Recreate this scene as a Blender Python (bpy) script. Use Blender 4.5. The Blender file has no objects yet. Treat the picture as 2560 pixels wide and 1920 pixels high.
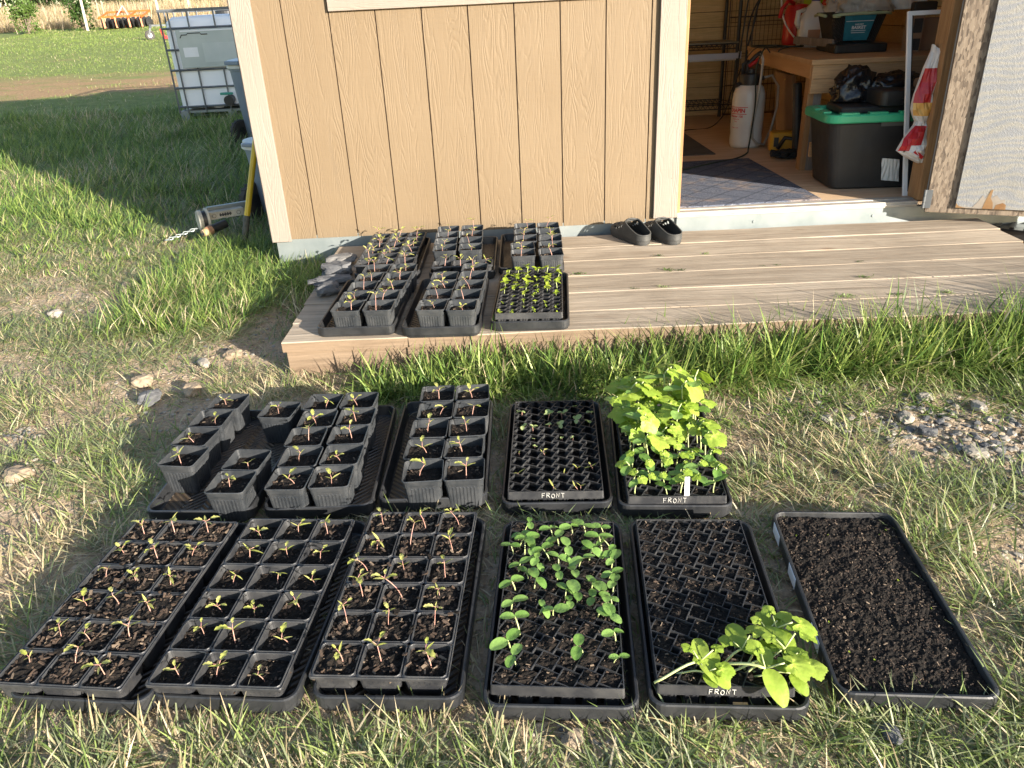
import bpy, bmesh, math, random
import numpy as np
from mathutils import Vector, Matrix, Euler, noise as mnoise

random.seed(7); rng = np.random.default_rng(7)
S = bpy.context.scene
COL = S.collection
R = math.radians

# ------------------------------------------------------------------ camera
cam_d = bpy.data.cameras.new('camera'); cam = bpy.data.objects.new('camera', cam_d); COL.objects.link(cam)
cam_d.sensor_fit = 'HORIZONTAL'; cam_d.sensor_width = 36.0; cam_d.lens = 26.96
cam_d.clip_start = 0.05; cam_d.clip_end = 2000
p_, r_, y_ = -.4568, -.0496, .0003
fw = Vector((-math.sin(y_)*math.cos(p_), math.cos(y_)*math.cos(p_), math.sin(p_)))
ri = Vector((math.cos(y_), math.sin(y_), 0)); up = ri.cross(fw)
rr = ri*math.cos(r_)+up*math.sin(r_); uu = -ri*math.sin(r_)+up*math.cos(r_)
cam.matrix_world = Matrix(((rr.x, uu.x, -fw.x, 1.1251), (rr.y, uu.y, -fw.y, -3.7463), (rr.z, uu.z, -fw.z, 1.1415), (0, 0, 0, 1)))
S.camera = cam

# ------------------------------------------------------------------ light
SUN_EL = R(14.5)
world = bpy.data.worlds.new('World'); S.world = world; world.use_nodes = True
wn = world.node_tree; bg = wn.nodes['Background']
sky = wn.nodes.new('ShaderNodeTexSky'); sky.sky_type = 'NISHITA'; sky.sun_disc = False
sky.sun_elevation = SUN_EL; sky.sun_rotation = R(137.2); sky.air_density = 1.0; sky.dust_density = 1.0; sky.ozone_density = 1.0
wn.links.new(sky.outputs[0], bg.inputs[0]); bg.inputs[1].default_value = 0.098
sun_d = bpy.data.lights.new('sun', 'SUN'); sun_d.energy = 5.0; sun_d.angle = R(.5); sun_d.color = (1.0, .91, .78)
sun = bpy.data.objects.new('sun', sun_d); COL.objects.link(sun)
sd = Vector((-.679*math.cos(SUN_EL), .734*math.cos(SUN_EL), -math.sin(SUN_EL)))
sun.rotation_euler = sd.to_track_quat('-Z', 'Y').to_euler(); sun.location = (8, -9, 6)
S.view_settings.view_transform = 'Standard'; S.view_settings.look = 'None'
S.view_settings.exposure = 1.78; S.view_settings.gamma = 1
S.cycles.max_bounces = 8; S.cycles.diffuse_bounces = 5; S.cycles.transparent_max_bounces = 6

# ------------------------------------------------------------------ helpers
def lerp(a, b, t): return a+(b-a)*t
def tag(o, label=None, cat=None, group=None, kind=None):
    if label: o['label'] = label
    if cat: o['category'] = cat
    if group: o['group'] = group
    if kind: o['kind'] = kind
    return o
def empty(name, loc=(0, 0, 0), rz=0, label=None, cat=None, group=None):
    o = bpy.data.objects.new(name, None); COL.objects.link(o); o.empty_display_size = .05
    o.location = loc; o.rotation_euler = (0, 0, rz)
    return tag(o, label, cat, group)
def place(name, mesh, parent=None, loc=(0, 0, 0), rot=(0, 0, 0), sc=1, label=None, cat=None, group=None):
    o = bpy.data.objects.new(name, mesh); COL.objects.link(o)
    if parent: o.parent = parent
    o.location = loc; o.rotation_euler = rot
    o.scale = (sc, sc, sc) if not isinstance(sc, (tuple, list)) else sc
    return tag(o, label, cat, group)
class MB:
    def __init__(s): s.v = []; s.f = []; s.m = []
    def raw(s, vs, fs, mi=0):
        b = len(s.v); s.v += [tuple(v) for v in vs]
        s.f += [tuple(i+b for i in f) for f in fs]; s.m += [mi]*len(fs); return s
    def box(s, c, d, mi=0, rot=None):
        vs = [Vector(((i & 1)-.5, ((i >> 1) & 1)-.5, ((i >> 2) & 1)-.5)) for i in range(8)]
        vs = [Vector((v.x*d[0], v.y*d[1], v.z*d[2])) for v in vs]
        if rot: vs = [rot @ v for v in vs]
        return s.raw([v+Vector(c) for v in vs], [(0, 2, 3, 1), (4, 5, 7, 6), (0, 1, 5, 4), (2, 6, 7, 3), (0, 4, 6, 2), (1, 3, 7, 5)], mi)
    def bb(s, x0, x1, y0, y1, z0, z1, mi=0):
        return s.box(((x0+x1)/2, (y0+y1)/2, (z0+z1)/2), (x1-x0, y1-y0, z1-z0), mi)
    def bar(s, a, b, w, h=None, mi=0):
        a = Vector(a); b = Vector(b); d = b-a; q = d.to_track_quat('Z', 'Y').to_matrix()
        return s.box((a+b)/2, (w, h or w, d.length), mi, q)
    def loft(s, loops, mi=0, close=True, cap0=False, cap1=False):
        n = len(loops[0]); vs = [p for l in loops for p in l]; fs = []
        for k in range(len(loops)-1):
            for i in range(n if close else n-1):
                j = (i+1) % n; fs.append((k*n+i, k*n+j, (k+1)*n+j, (k+1)*n+i))
        if cap0: fs.append(tuple(reversed(range(n))))
        if cap1: fs.append(tuple((len(loops)-1)*n+i for i in range(n)))
        return s.raw(vs, fs, mi)
    def tube(s, pts, r, n=8, mi=0, cap=True):
        pts = [Vector(p) for p in pts]; loops = []; ref = None
        for k, p in enumerate(pts):
            t = (pts[min(k+1, len(pts)-1)]-pts[max(k-1, 0)]).normalized()
            if ref is None: ref = t.orthogonal().normalized()
            ref = (ref-t*ref.dot(t)).normalized(); b = t.cross(ref)
            rk = r[k] if isinstance(r, (list, tuple)) else r
            loops.append([p+(ref*math.cos(2*math.pi*i/n)+b*math.sin(2*math.pi*i/n))*rk for i in range(n)])
        return s.loft(loops, mi, True, cap, cap)
    def lathe(s, prof, n=24, mi=0, c=(0, 0, 0)):
        loops = [[(c[0]+r*math.cos(2*math.pi*i/n), c[1]+r*math.sin(2*math.pi*i/n), c[2]+z) for i in range(n)] for r, z in prof]
        return s.loft(loops, mi, True, prof[0][0] > 1e-4, prof[-1][0] > 1e-4)
    def mesh(s, name, mats, smooth=False):
        me = bpy.data.meshes.new(name); me.from_pydata(s.v, [], s.f)
        for m in (mats if isinstance(mats, (list, tuple)) else [mats]): me.materials.append(m)
        if any(s.m): me.polygons.foreach_set('material_index', s.m)
        if smooth: me.polygons.foreach_set('use_smooth', [True]*len(s.f))
        me.update(); return me
    def build(s, name, mats, parent=None, loc=(0, 0, 0), rot=(0, 0, 0), smooth=False, bevel=0, seg=2, angle=None, **kw):
        o = place(name, s.mesh(name, mats, smooth), parent, loc, rot, **kw)
        if bevel:
            b = o.modifiers.new('bevel', 'BEVEL'); b.width = bevel; b.segments = seg; b.limit_method = 'ANGLE'; b.angle_limit = R(40); b.harden_normals = False
        if angle is not None: o.data.set_sharp_from_angle(angle=R(angle))
        return o
def rrect(w, l, r, z, n=5, cx=0, cy=0):
    out = []
    for qx, qy, a0 in ((1, 1, 0), (-1, 1, 90), (-1, -1, 180), (1, -1, 270)):
        for i in range(n+1):
            a = R(a0+90*i/n); out.append((cx+qx*(w/2-r)+r*math.cos(a), cy+qy*(l/2-r)+r*math.sin(a), z))
    return out
def hsh(i, j, s): return np.modf(np.abs(np.sin(i*127.1+j*311.7+s*74.7)*43758.5453))[0]
def vnoise(x, y, s=0):
    x = np.asarray(x, float); y = np.asarray(y, float)
    i = np.floor(x); j = np.floor(y); f = x-i; g = y-j; f = f*f*(3-2*f); g = g*g*(3-2*g)
    return (hsh(i, j, s)*(1-f)+hsh(i+1, j, s)*f)*(1-g)+(hsh(i, j+1, s)*(1-f)+hsh(i+1, j+1, s)*f)*g
def fbm(x, y, s=0, o=4):
    t = 0; a = .5; n = 0
    for k in range(o): t = t+a*vnoise(x*2**k, y*2**k, s+k); n += a; a *= .5
    return t/n
def text_mesh(txt, size, mat, name='lettering', bold=0.0, extrude=.0004):
    c = bpy.data.curves.new('t', 'FONT'); c.body = txt; c.size = size; c.align_x = 'CENTER'; c.align_y = 'CENTER'; c.extrude = extrude; c.offset = bold
    o = bpy.data.objects.new('t', c); COL.objects.link(o)
    dg = bpy.context.evaluated_depsgraph_get(); me = bpy.data.meshes.new_from_object(o.evaluated_get(dg))
    bpy.data.objects.remove(o); bpy.data.curves.remove(c)
    me.name = name; me.materials.clear(); me.materials.append(mat); return me

# ------------------------------------------------------------------ materials
class G:
    def __init__(s, name):
        s.m = bpy.data.materials.new(name); s.m.use_nodes = True; s.t = s.m.node_tree
        s.b = s.t.nodes['Principled BSDF']; s.out = s.t.nodes['Material Output']
    def n(s, typ, ins=None, **props):
        k = s.t.nodes.new('ShaderNode'+typ)
        for a, v in props.items(): setattr(k, a, v)
        for a, v in (ins or {}).items(): s.set(k.inputs[a], v)
        return k
    def set(s, sock, v):
        if isinstance(v, bpy.types.NodeSocket): s.t.links.new(v, sock)
        else: sock.default_value = v if not (isinstance(v, tuple) and len(v) == 3 and sock.type == 'RGBA') else (*v, 1)
    def math(s, op, a, b=0.0, c=None):
        k = s.n('Math', operation=op); s.set(k.inputs[0], a); s.set(k.inputs[1], b)
        if c is not None: s.set(k.inputs[2], c)
        return k.outputs[0]
    def coord(s, kind='Object'): return s.n('TexCoord').outputs[kind]
    def mapping(s, v, sc=(1, 1, 1), loc=(0, 0, 0), rot=(0, 0, 0)):
        return s.n('Mapping', {'Vector': v, 'Scale': sc, 'Location': loc, 'Rotation': rot}).outputs[0]
    def noise(s, v, scale, detail=5, rough=.55, dist=0):
        return s.n('TexNoise', {'Vector': v, 'Scale': scale, 'Detail': detail, 'Roughness': rough, 'Distortion': dist}).outputs[0]
    def ramp(s, f, stops):
        k = s.n('ValToRGB', {'Fac': f}); e = k.color_ramp.elements
        while len(e) < len(stops): e.new(.5)
        for el, (p, c) in zip(e, stops):
            el.position = p; el.color = (*c, 1) if isinstance(c, tuple) else (c, c, c, 1)
        return k.outputs[0]
    def mix(s, f, a, b, typ='MIX'):
        k = s.n('Mix', data_type='RGBA', blend_type=typ); s.set(k.inputs[0], f); s.set(k.inputs[6], a); s.set(k.inputs[7], b); return k.outputs[2]
    def bump(s, h, strength=.5, dist=.01, nrm=None):
        k = s.n('Bump', {'Height': h, 'Strength': strength, 'Distance': dist})
        if nrm: s.set(k.inputs['Normal'], nrm)
        return k.outputs[0]
    def set_b(s, **kw):
        for a, v in kw.items(): s.set(s.b.inputs[a.replace('_', ' ')], v)
        return s
def M(name, c1, c2=None, scale=8, st=(1, 1, 1), rough=.6, bump=0, bscale=None, metal=0, lo=.35, hi=.65, spec=.5, bd=.004, detail=5):
    g = G(name); v = g.mapping(g.coord(), st); f = g.noise(v, scale, detail)
    if c2: g.set_b(Base_Color=g.ramp(f, [(lo, c1), (hi, c2)]))
    else: g.set_b(Base_Color=(*c1, 1))
    g.set_b(Roughness=rough, Metallic=metal, Specular_IOR_Level=spec)
    if bump: g.set_b(Normal=g.bump(g.noise(v, bscale or scale*3, detail), bump, bd))
    return g.m
def emboss(name, base, dark, rough=.65, horiz=False, strength=.52, x0=.1974, pitch=.2032):
    """painted engineered wood with embossed cedar grain"""
    g = G(name); co = g.coord(); sp = g.n('SeparateXYZ', {'Vector': co})
    x, y, z = sp.outputs
    if horiz: x, z = z, x
    k = g.math('FLOOR', g.math('DIVIDE', g.math('SUBTRACT', x, x0), pitch))
    v = g.n('CombineXYZ', {'X': g.math('MULTIPLY', x, 11.0), 'Y': g.math('MULTIPLY', k, 3.7), 'Z': g.math('MULTIPLY', z, 1.15)}).outputs[0]
    n1 = g.noise(v, 1.0, 2.0, .5)
    ring = g.math('POWER', g.math('ABSOLUTE', g.math('SINE', g.math('ADD', g.math('MULTIPLY', n1, 78.0), g.math('MULTIPLY', g.noise(g.mapping(co, (40, 40, 40)), 1.0, 3), 1.6)))), 5.0)
    fib = g.noise(g.mapping(co, (110, 110, 9) if not horiz else (9, 110, 110)), 1.0, 4)
    msk = g.ramp(g.noise(v, 1.7, 4), [(.40, 0.0), (.56, 1.0)])
    bar = g.noise(g.mapping(co, (14, 14, 60) if not horiz else (60, 14, 14)), 1.0, 4)
    h = g.math('ADD', g.math('MULTIPLY', g.math('MULTIPLY', ring, msk), -.62), g.math('ADD', g.math('MULTIPLY', fib, .55), g.math('MULTIPLY', bar, .75)))
    dirt = g.noise(co, 2.2, 6, .6)
    col = g.mix(g.ramp(dirt, [(.35, 0.0), (.75, 1.0)]), (*base, 1), (*dark, 1))
    spk = g.ramp(g.noise(co, 42, 2), [(.76, 0.0), (.79, 1.0)])
    col = g.mix(g.math('MULTIPLY', spk, .5), col, (dark[0]*.5, dark[1]*.45, dark[2]*.4, 1))
    g.set_b(Base_Color=col, Roughness=rough, Normal=g.bump(h, strength, .0026), Specular_IOR_Level=.3)
    return g.m
def plank(name, c1, c2, knot, axis=0, pitch=.205, off=0, pax=1, rough=.75, bump=.5, kn=.12):
    """bare wood: grain stretched along one axis, tone by board"""
    g = G(name); co = g.coord(); sp = g.n('SeparateXYZ', {'Vector': co}); ax = sp.outputs
    k = g.math('FLOOR', g.math('DIVIDE', g.math('ADD', ax[pax], off), pitch))
    sc = [26, 26, 26]; sc[axis] = 1.6
    v = g.n('VectorMath', {0: g.mapping(co, tuple(sc)), 1: g.n('CombineXYZ', {'X': g.math('MULTIPLY', k, 13.7), 'Y': g.math('MULTIPLY', k, 5.1), 'Z': k}).outputs[0]}, operation='ADD').outputs[0]
    gr = g.noise(v, 1.0, 6, .6, .6); tone = g.n('TexWhiteNoise', {'W': k}, noise_dimensions='1D').outputs[0]
    col = g.ramp(gr, [(.25, c1), (.75, c2)])
    fine = g.ramp(g.noise(g.mapping(co, tuple(c_*(5 if i_ != axis else 3.5) for i_, c_ in enumerate(sc))), 1.0, 4, .7), [(.30, .62), (.55, 1.0)])
    col = g.mix(1.0, col, fine, 'MULTIPLY')
    col = g.mix(g.math('MULTIPLY', tone, .35), col, (*[a*.62 for a in c1], 1))
    sc2 = [9, 9, 9]; sc2[axis] = 4
    kk = g.ramp(g.n('TexVoronoi', {'Vector': g.mapping(co, tuple(sc2)), 'Scale': .55}).outputs[0], [(0, 1.0), (kn, 0.0)])
    col = g.mix(g.math('MULTIPLY', kk, .8), col, (*knot, 1))
    blot = g.ramp(g.noise(co, 3.0, 6, .65), [(.45, 0.0), (.75, .5)])
    col = g.mix(blot, col, (*[a*.6 for a in c1], 1))
    g.set_b(Base_Color=col, Roughness=rough, Normal=g.bump(gr, bump, .004), Specular_IOR_Level=.25)
    return g.m
def plastic(name, base, dust, rough=.42, amt=.55, scale=9):
    g = G(name); co = g.n('NewGeometry').outputs['Position']
    d = g.ramp(g.noise(co, scale, 8, .68), [(.42, 0.0), (.8, 1.0)])
    st = g.ramp(g.noise(g.mapping(co, (30, 30, 4)), 1.6, 4), [(.5, 0.0), (.8, .5)])
    f = g.math('MULTIPLY', g.math('MAXIMUM', d, st), amt)
    g.set_b(Base_Color=g.mix(f, (*base, 1), (*dust, 1)), Roughness=g.math('ADD', g.math('MULTIPLY', f, .5), rough), Normal=g.bump(g.noise(co, 60, 3), .08, .002), Specular_IOR_Level=.5)
    return g.m
def leaf_mat(name, c1, c2, trans=.35, rough=.45, attr=None, vein=0):
    g = G(name)
    if attr: col = g.n('Attribute', attribute_name=attr).outputs['Color']
    else:
        oi = g.n('ObjectInfo').outputs['Random']
        f = g.math('ADD', g.math('MULTIPLY', g.noise(g.coord(), 60, 4), .7), g.math('MULTIPLY', oi, .4))
        col = g.ramp(f, [(.3, c1), (.75, c2)])
    g.set_b(Base_Color=col, Roughness=rough, Specular_IOR_Level=.35)
    if vein: g.set_b(Normal=g.bump(g.noise(g.coord(), vein, 3), .5, .002))
    tr = g.n('BsdfTranslucent', {'Color': g.mix(.5, col, (.5, .6, .05, 1), 'OVERLAY') if not attr else col})
    mx = g.n('MixShader', {0: trans, 1: g.b.outputs[0], 2: tr.outputs[0]})
    g.t.links.new(mx.outputs[0], g.out.inputs[0]); return g.m

m_siding = emboss('tan_siding', (.161, .1185, .0735), (.146, .1055, .0635))
m_trim = emboss('cream_trim', (.238, .202, .172), (.205, .172, .143), x0=-.02, pitch=.115)
m_trimh = emboss('cream_trim_level', (.238, .202, .172), (.205, .172, .143), horiz=True)
m_groove = M('groove_dark', (.06, .032, .02), rough=.8)
m_galv = M('galvanised', (.17, .20, .205), (.26, .285, .285), 6, rough=.45, metal=.4, bump=.15, bscale=20, lo=.3, hi=.7)
m_thresh = M('worn_threshold', (.40, .375, .335), (.29, .26, .22), 14, (1, 6, 6), rough=.5, bump=.2)
m_deck = plank('weathered_deck', (.265, .208, .150), (.53, .445, .345), (.16, .095, .055), 0, .2055, 1.255, 1, .8, 1.0, .11)
m_deckend = plank('deck_edge', (.155, .108, .07), (.265, .195, .135), (.1, .06, .04), 0, .5, 0, 2, .8, .8, .07)
m_litgap = M('lit_gap_strip', (.42, .34, .24), (.24, .18, .12), 30, rough=.95)  # pale tone painted in for the sunlit board edges in the deck gaps
m_pine = plank('interior_pine', (.68, .48, .225), (.82, .63, .34), (.14, .07, .03), 0, .118, 0, 2, .6, .25, .13)
m_bench = plank('bench_lumber', (.50, .30, .15), (.66, .44, .24), (.14, .07, .03), 0, .09, .03, 2, .65, .25, .1)
m_stud = plank('stud_pine', (.29, .155, .068), (.44, .26, .125), (.14, .06, .03), 2, .05, 0, 0, .65, .3, .1)
m_grayw = plank('grey_lumber', (.2, .17, .15), (.33, .29, .25), (.1, .08, .06), 2, .1, 0, 0, .8, .4, .05)
m_ply = M('plywood_floor', (.48, .33, .20), (.60, .43, .28), 4, (1, 6, 1), rough=.6, bump=.1)
m_roof = M('roof_sheet', (.18, .12, .09), (.24, .16, .12), 10, rough=.9)
m_black = plastic('black_plastic', (.014, .015, .017), (.070, .071, .072), .36, .42)
m_pot = plastic('pot_plastic', (.024, .027, .031), (.115, .116, .117), .33, .42, 13)
m_ins = plastic('insert_plastic', (.022, .023, .026), (.098, .096, .092), .38, .48, 16)
m_toteb = plastic('tote_black', (.014, .014, .015), (.05, .047, .044), .45, .5)
m_dark = M('dark_metal', (.015, .015, .016), (.03, .03, .03), 12, rough=.45)
m_white = M('white_plastic', (.74, .76, .78), (.66, .68, .70), 6, rough=.4)
m_milky = M('milky_plastic', (.60, .58, .54), (.66, .65, .62), 5, rough=.35)
m_red = M('red_plastic', (.52, .02, .02), (.40, .015, .02), 8, rough=.35)
m_ink = M('red_ink', (.55, .03, .03), rough=.6)
m_kink = M('black_ink', (.02, .02, .02), rough=.6)
m_chalk = M('silver_marker', (.55, .54, .50), (.40, .39, .36), 200, rough=.6)
m_green = M('green_lid', (.03, .33, .17), (.04, .40, .21), 6, rough=.35)
m_sage = M('sage_handle', (.30, .38, .24), (.36, .44, .29), 10, rough=.5)
m_teal = M('teal_label', (.015, .14, .20), (.03, .20, .27), 18, rough=.4)
m_paper = M('white_paper', (.72, .72, .70), (.60, .60, .59), 12, rough=.8, bump=.3)
m_card = M('cardboard', (.34, .21, .12), (.40, .26, .15), 6, rough=.85)
m_bag = M('black_bag', (.010, .010, .012), rough=.22, bump=.5, scale=9, bscale=14, bd=.02)
m_clear = M('cloudy_bag', (.42, .41, .38), (.55, .54, .52), 7, rough=.3, bump=.6, bd=.02)
m_yel = M('yellow_paint', (.62, .42, .01), (.52, .36, .02), 9, rough=.38)
m_yel2 = M('yellow_tool', (.60, .32, .02), (.52, .26, .02), 9, rough=.45)
m_rust = M('rusty_steel', (.30, .15, .08), (.45, .33, .22), 16, rough=.8, bump=.3)
m_oldw = M('grubby_white_paint', (.52, .50, .43), (.36, .33, .27), 14, rough=.6)
m_bluegrey = M('blue_grey_plastic', (.16, .20, .26), (.19, .23, .29), 5, rough=.45)
m_lidw = M('off_white_plastic', (.55, .56, .55), (.62, .62, .60), 6, rough=.5)
m_tank = M('tank_white', (.76, .79, .83), (.82, .84, .86), 2.5, rough=.4)
m_cage = M('galv_cage', (.10, .11, .12), (.15, .16, .17), 8, rough=.45, metal=.4)
m_plate = M('grey_plate', (.33, .38, .38), (.41, .46, .45), 3, rough=.4, metal=.2)
m_orange = M('orange_paint', (.42, .11, .015), (.36, .09, .018), 6, rough=.5)
m_pinkm = M('faded_red_paint', (.50, .20, .16), (.58, .30, .25), 9, rough=.6)
m_tire = M('tyre_rubber', (.03, .028, .026), (.06, .055, .05), 12, rough=.8)
m_stone = M('pale_stone', (.20, .18, .15), (.32, .285, .24), 9, rough=.9, bump=.6, bscale=22, bd=.01)
m_stoneg = M('grey_stone', (.055, .057, .063), (.125, .124, .125), 14, (1, 1, 2.2), rough=.9, bump=.9, bscale=24, bd=.01)
m_stonet = M('tan_stone', (.20, .15, .10), (.30, .235, .165), 10, rough=.9, bump=.5, bscale=25, bd=.008)
m_croc = M('charcoal_foam', (.030, .030, .029), (.05, .05, .047), 12, rough=.62, bump=.06)
m_crocin = M('dark_foam', (.014, .014, .014), rough=.8)
m_rubber = M('grey_rubber', (.06, .058, .05), (.085, .08, .07), 6, rough=.85)
m_chip = M('bark_chips', (.018, .011, .0075), (.060, .037, .023), 60, rough=.85)
m_shell = M('pale_bits', (.13, .095, .065), rough=.8)
m_feedw = M('bag_white', (.66, .64, .62), (.55, .52, .50), 10, rough=.35, bump=.4, bd=.01)
m_feedr = M('bag_red', (.42, .015, .02), (.34, .01, .015), 8, rough=.28, bump=.4, bd=.01)
m_feedo = M('bag_orange', (.55, .28, .06), (.62, .38, .12), 10, rough=.35)
m_trunk = M('bark', (.12, .09, .07), (.2, .16, .12), 6, rough=.9)
m_fpost = M('pale_post', (.55, .48, .40), (.45, .39, .32), 4, rough=.8)
g = G('window_glass'); tr_ = g.n('BsdfTransparent'); gl_ = g.n('BsdfGlossy', {'Roughness': .02}); fr_ = g.n('Fresnel', {'IOR': 1.5}); mx_ = g.n('MixShader', {0: fr_.outputs[0], 1: tr_.outputs[0], 2: gl_.outputs[0]}); g.t.links.new(mx_.outputs[0], g.out.inputs[0]); m_glass = g.m
m_torn = M('torn_paper', (.155, .075, .024), (.22, .135, .06), 18, rough=.8)

def soil_material():
    g = G('potting_soil'); co = g.n('NewGeometry').outputs['Position']
    a = g.noise(co, 160, 4, .7); b = g.n('TexVoronoi', {'Vector': g.mapping(co, (1, 1.6, 1)), 'Scale': 190}).outputs['Color']
    col = g.ramp(a, [(.3, (.004, .0028, .002)), (.55, (.0085, .006, .0042)), (.78, (.028, .019, .0125))])
    col = g.mix(.5, col, g.ramp(g.n('SeparateColor', {'Color': b}).outputs[0], [(.4, (.005, .0037, .003)), (.85, (.015, .0105, .0075)), (1, (.05, .035, .025))]))
    g.set_b(Base_Color=col, Roughness=.85, Normal=g.bump(a, 1.0, .004), Specular_IOR_Level=.25); return g.m
m_soil = soil_material()
def tray_floor():
    g = G('ribbed_tray_floor'); sp = g.n('SeparateXYZ', {'Vector': g.coord()}); x, y, z = sp.outputs
    w = g.math('SINE', g.math('MULTIPLY', g.math('ADD', y, g.math('ABSOLUTE', g.math('SUBTRACT', g.math('PINGPONG', x, .07), .02))), 330.0))
    d = g.ramp(g.noise(g.n('NewGeometry').outputs['Position'], 9, 7, .65), [(.35, (.045, .034, .025)), (.7, (.15, .108, .07))])
    wet = g.ramp(g.noise(g.coord(), 5, 3), [(.4, .25), (.65, .7)])
    g.set_b(Base_Color=g.mix(g.ramp(w, [(.3, 0.0), (.6, .7)]), d, (.014, .012, .011, 1)), Roughness=wet, Normal=g.bump(w, .8, .003)); return g.m
m_trayfloor = tray_floor()
def foil_material():
    g = G('silver_facer'); co = g.coord(); sp = g.n('SeparateXYZ', {'Vector': co}); x, y, z = sp.outputs
    wv = g.n('TexWave', {'Vector': g.mapping(co, (.7, 1, 1.6), rot=(0, R(14), 0)), 'Scale': 6.5, 'Distortion': 14, 'Detail': 4, 'Detail Scale': .8}, bands_direction='Z').outputs[1]
    scr = g.noise(g.mapping(co, (170, 170, 90)), 1, 5, .75); blot = g.noise(co, 8, 5)
    col = g.ramp(wv, [(.15, (.205, .213, .228)), (.55, (.228, .231, .233)), (.9, (.245, .241, .226))])
    weave = g.math('MULTIPLY', g.math('SINE', g.math('MULTIPLY', x, 1100.0)), g.math('SINE', g.math('MULTIPLY', z, 1100.0)))
    hh = g.math('ADD', g.math('MULTIPLY', scr, 3.0), g.math('ADD', g.math('MULTIPLY', weave, .3), g.math('MULTIPLY', wv, .10)))
    g.set_b(Base_Color=col, Metallic=.3, Roughness=g.ramp(blot, [(.3, .38), (.7, .55)]), Normal=g.bump(hh, .32, .003)); return g.m
m_foil = foil_material()
def osb_material():
    g = G('strand_board'); co = g.coord(); v = g.n('TexVoronoi', {'Vector': g.mapping(co, (150, 150, 42), rot=(.2, .35, .1)), 'Scale': 1.0}).outputs['Color']
    f = g.n('SeparateColor', {'Color': v}).outputs[0]
    g.set_b(Base_Color=g.ramp(f, [(0, (.07, .052, .038)), (.3, (.135, .102, .074)), (1, (.22, .175, .13))]), Roughness=.8, Normal=g.bump(f, .5, .003)); return g.m
m_osb = osb_material()
def rug_material():
    g = G('blue_grey_doormat'); co = g.coord(); sp = g.n('SeparateXYZ', {'Vector': co}); x, y, z = sp.outputs
    def ln(e): return g.math('GREATER_THAN', g.math('PINGPONG', e, .068), .0635)
    gl = g.math('MAXIMUM', ln(g.math('ADD', g.math('MULTIPLY', x, .72), g.math('MULTIPLY', y, .72))), ln(g.math('SUBTRACT', g.math('MULTIPLY', x, .72), g.math('MULTIPLY', y, .72))))
    a = g.noise(co, 210, 3, .7); b = g.noise(co, 7, 5)
    col = g.ramp(a, [(.33, (.025, .032, .055)), (.52, (.085, .10, .14)), (.70, (.34, .34, .36))])
    col = g.mix(g.ramp(b, [(.55, 0.0), (.72, .6)]), col, (.34, .25, .18, 1))
    col = g.mix(g.math('MULTIPLY', gl, .55), col, (.018, .022, .034, 1))
    g.set_b(Base_Color=col, Roughness=1.0, Normal=g.bump(g.math('SUBTRACT', a, gl), 1, .004), Specular_IOR_Level=.1); return g.m
m_rug = rug_material()
def ground_material():
    g = G('dirt_and_turf'); co = g.n('NewGeometry').outputs['Position']; sp = g.n('SeparateXYZ', {'Vector': co}); x, y, z = sp.outputs
    n1 = g.noise(co, 1.3, 6, .6); n2 = g.noise(co, 22, 6, .65); n3 = g.noise(co, 90, 4, .7)
    soil = g.ramp(n2, [(.25, (.19, .135, .09)), (.5, (.40, .30, .205)), (.75, (.58, .47, .35))])
    soil = g.mix(.4, soil, g.ramp(n3, [(.35, (.14, .10, .065)), (.6, (.43, .33, .22)), (.75, (.62, .52, .40))]))
    vor = g.n('TexVoronoi', {'Vector': co, 'Scale': 45.0}); peb = g.ramp(vor.outputs[0], [(.1, 1.0), (.35, 0.0)])
    soil = g.mix(g.math('MULTIPLY', peb, .5), soil, g.ramp(g.n('SeparateColor', {'Color': vor.outputs['Color']}).outputs[1], [(0, (.28, .24, .2)), (1, (.52, .48, .42))]))
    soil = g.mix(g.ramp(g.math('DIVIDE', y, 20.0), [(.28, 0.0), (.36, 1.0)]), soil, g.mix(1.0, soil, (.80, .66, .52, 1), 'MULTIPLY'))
    turf = g.ramp(g.noise(co, 5, 6, .7), [(.3, (.10, .14, .035)), (.55, (.17, .20, .06)), (.75, (.28, .25, .11))])
    ff = g.noise(g.mapping(co, (.35, .8, 1)), 1.0, 6, .65)
    wob = g.math('ADD', y, g.math('MULTIPLY', g.math('SUBTRACT', n1, .5), 3.0))
    band = g.math('MULTIPLY', g.ramp(g.math('DIVIDE', wob, 20.0), [(.43, 0.0), (.46, 1.0), (.55, 1.0), (.63, 0.0)]), g.ramp(ff, [(.36, 0.0), (.46, 1.0)]))
    far = g.math('SUBTRACT', g.ramp(g.math('DIVIDE', y, 20.0), [(.05, 0.0), (.22, 1.0)]), g.math('MULTIPLY', band, .93))
    spots = g.ramp(ff, [(.60, 1.0), (.72, .45)])
    col = g.mix(g.math('MULTIPLY', g.math('MAXIMUM', far, 0.0), spots), soil, turf)
    g.set_b(Base_Color=col, Roughness=.95, Normal=g.bump(g.math('ADD', n2, g.math('ADD', n3, peb)), .8, .012), Specular_IOR_Level=.2); return g.m
m_ground = ground_material()
m_grass = leaf_mat('grass_blades', None, None, .42, .42, attr='tint')
m_tom = leaf_mat('tomato_leaf', (.34, .38, .08), (.58, .56, .20), .45, .5)
m_stem = M('purple_stem', (.34, .16, .15), (.46, .30, .20), 40, rough=.5)
m_gstem = M('green_stem', (.36, .42, .16), (.46, .50, .24), 40, rough=.45)
m_coty = leaf_mat('cotyledon', (.115, .225, .045), (.195, .32, .085), .28, .35, vein=160)
m_cuke = leaf_mat('cucumber_leaf', (.20, .30, .032), (.31, .41, .065), .36, .48, vein=120)
m_lime = leaf_mat('lime_leaf', (.20, .28, .02), (.31, .37, .045), .35, .45)
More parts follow.
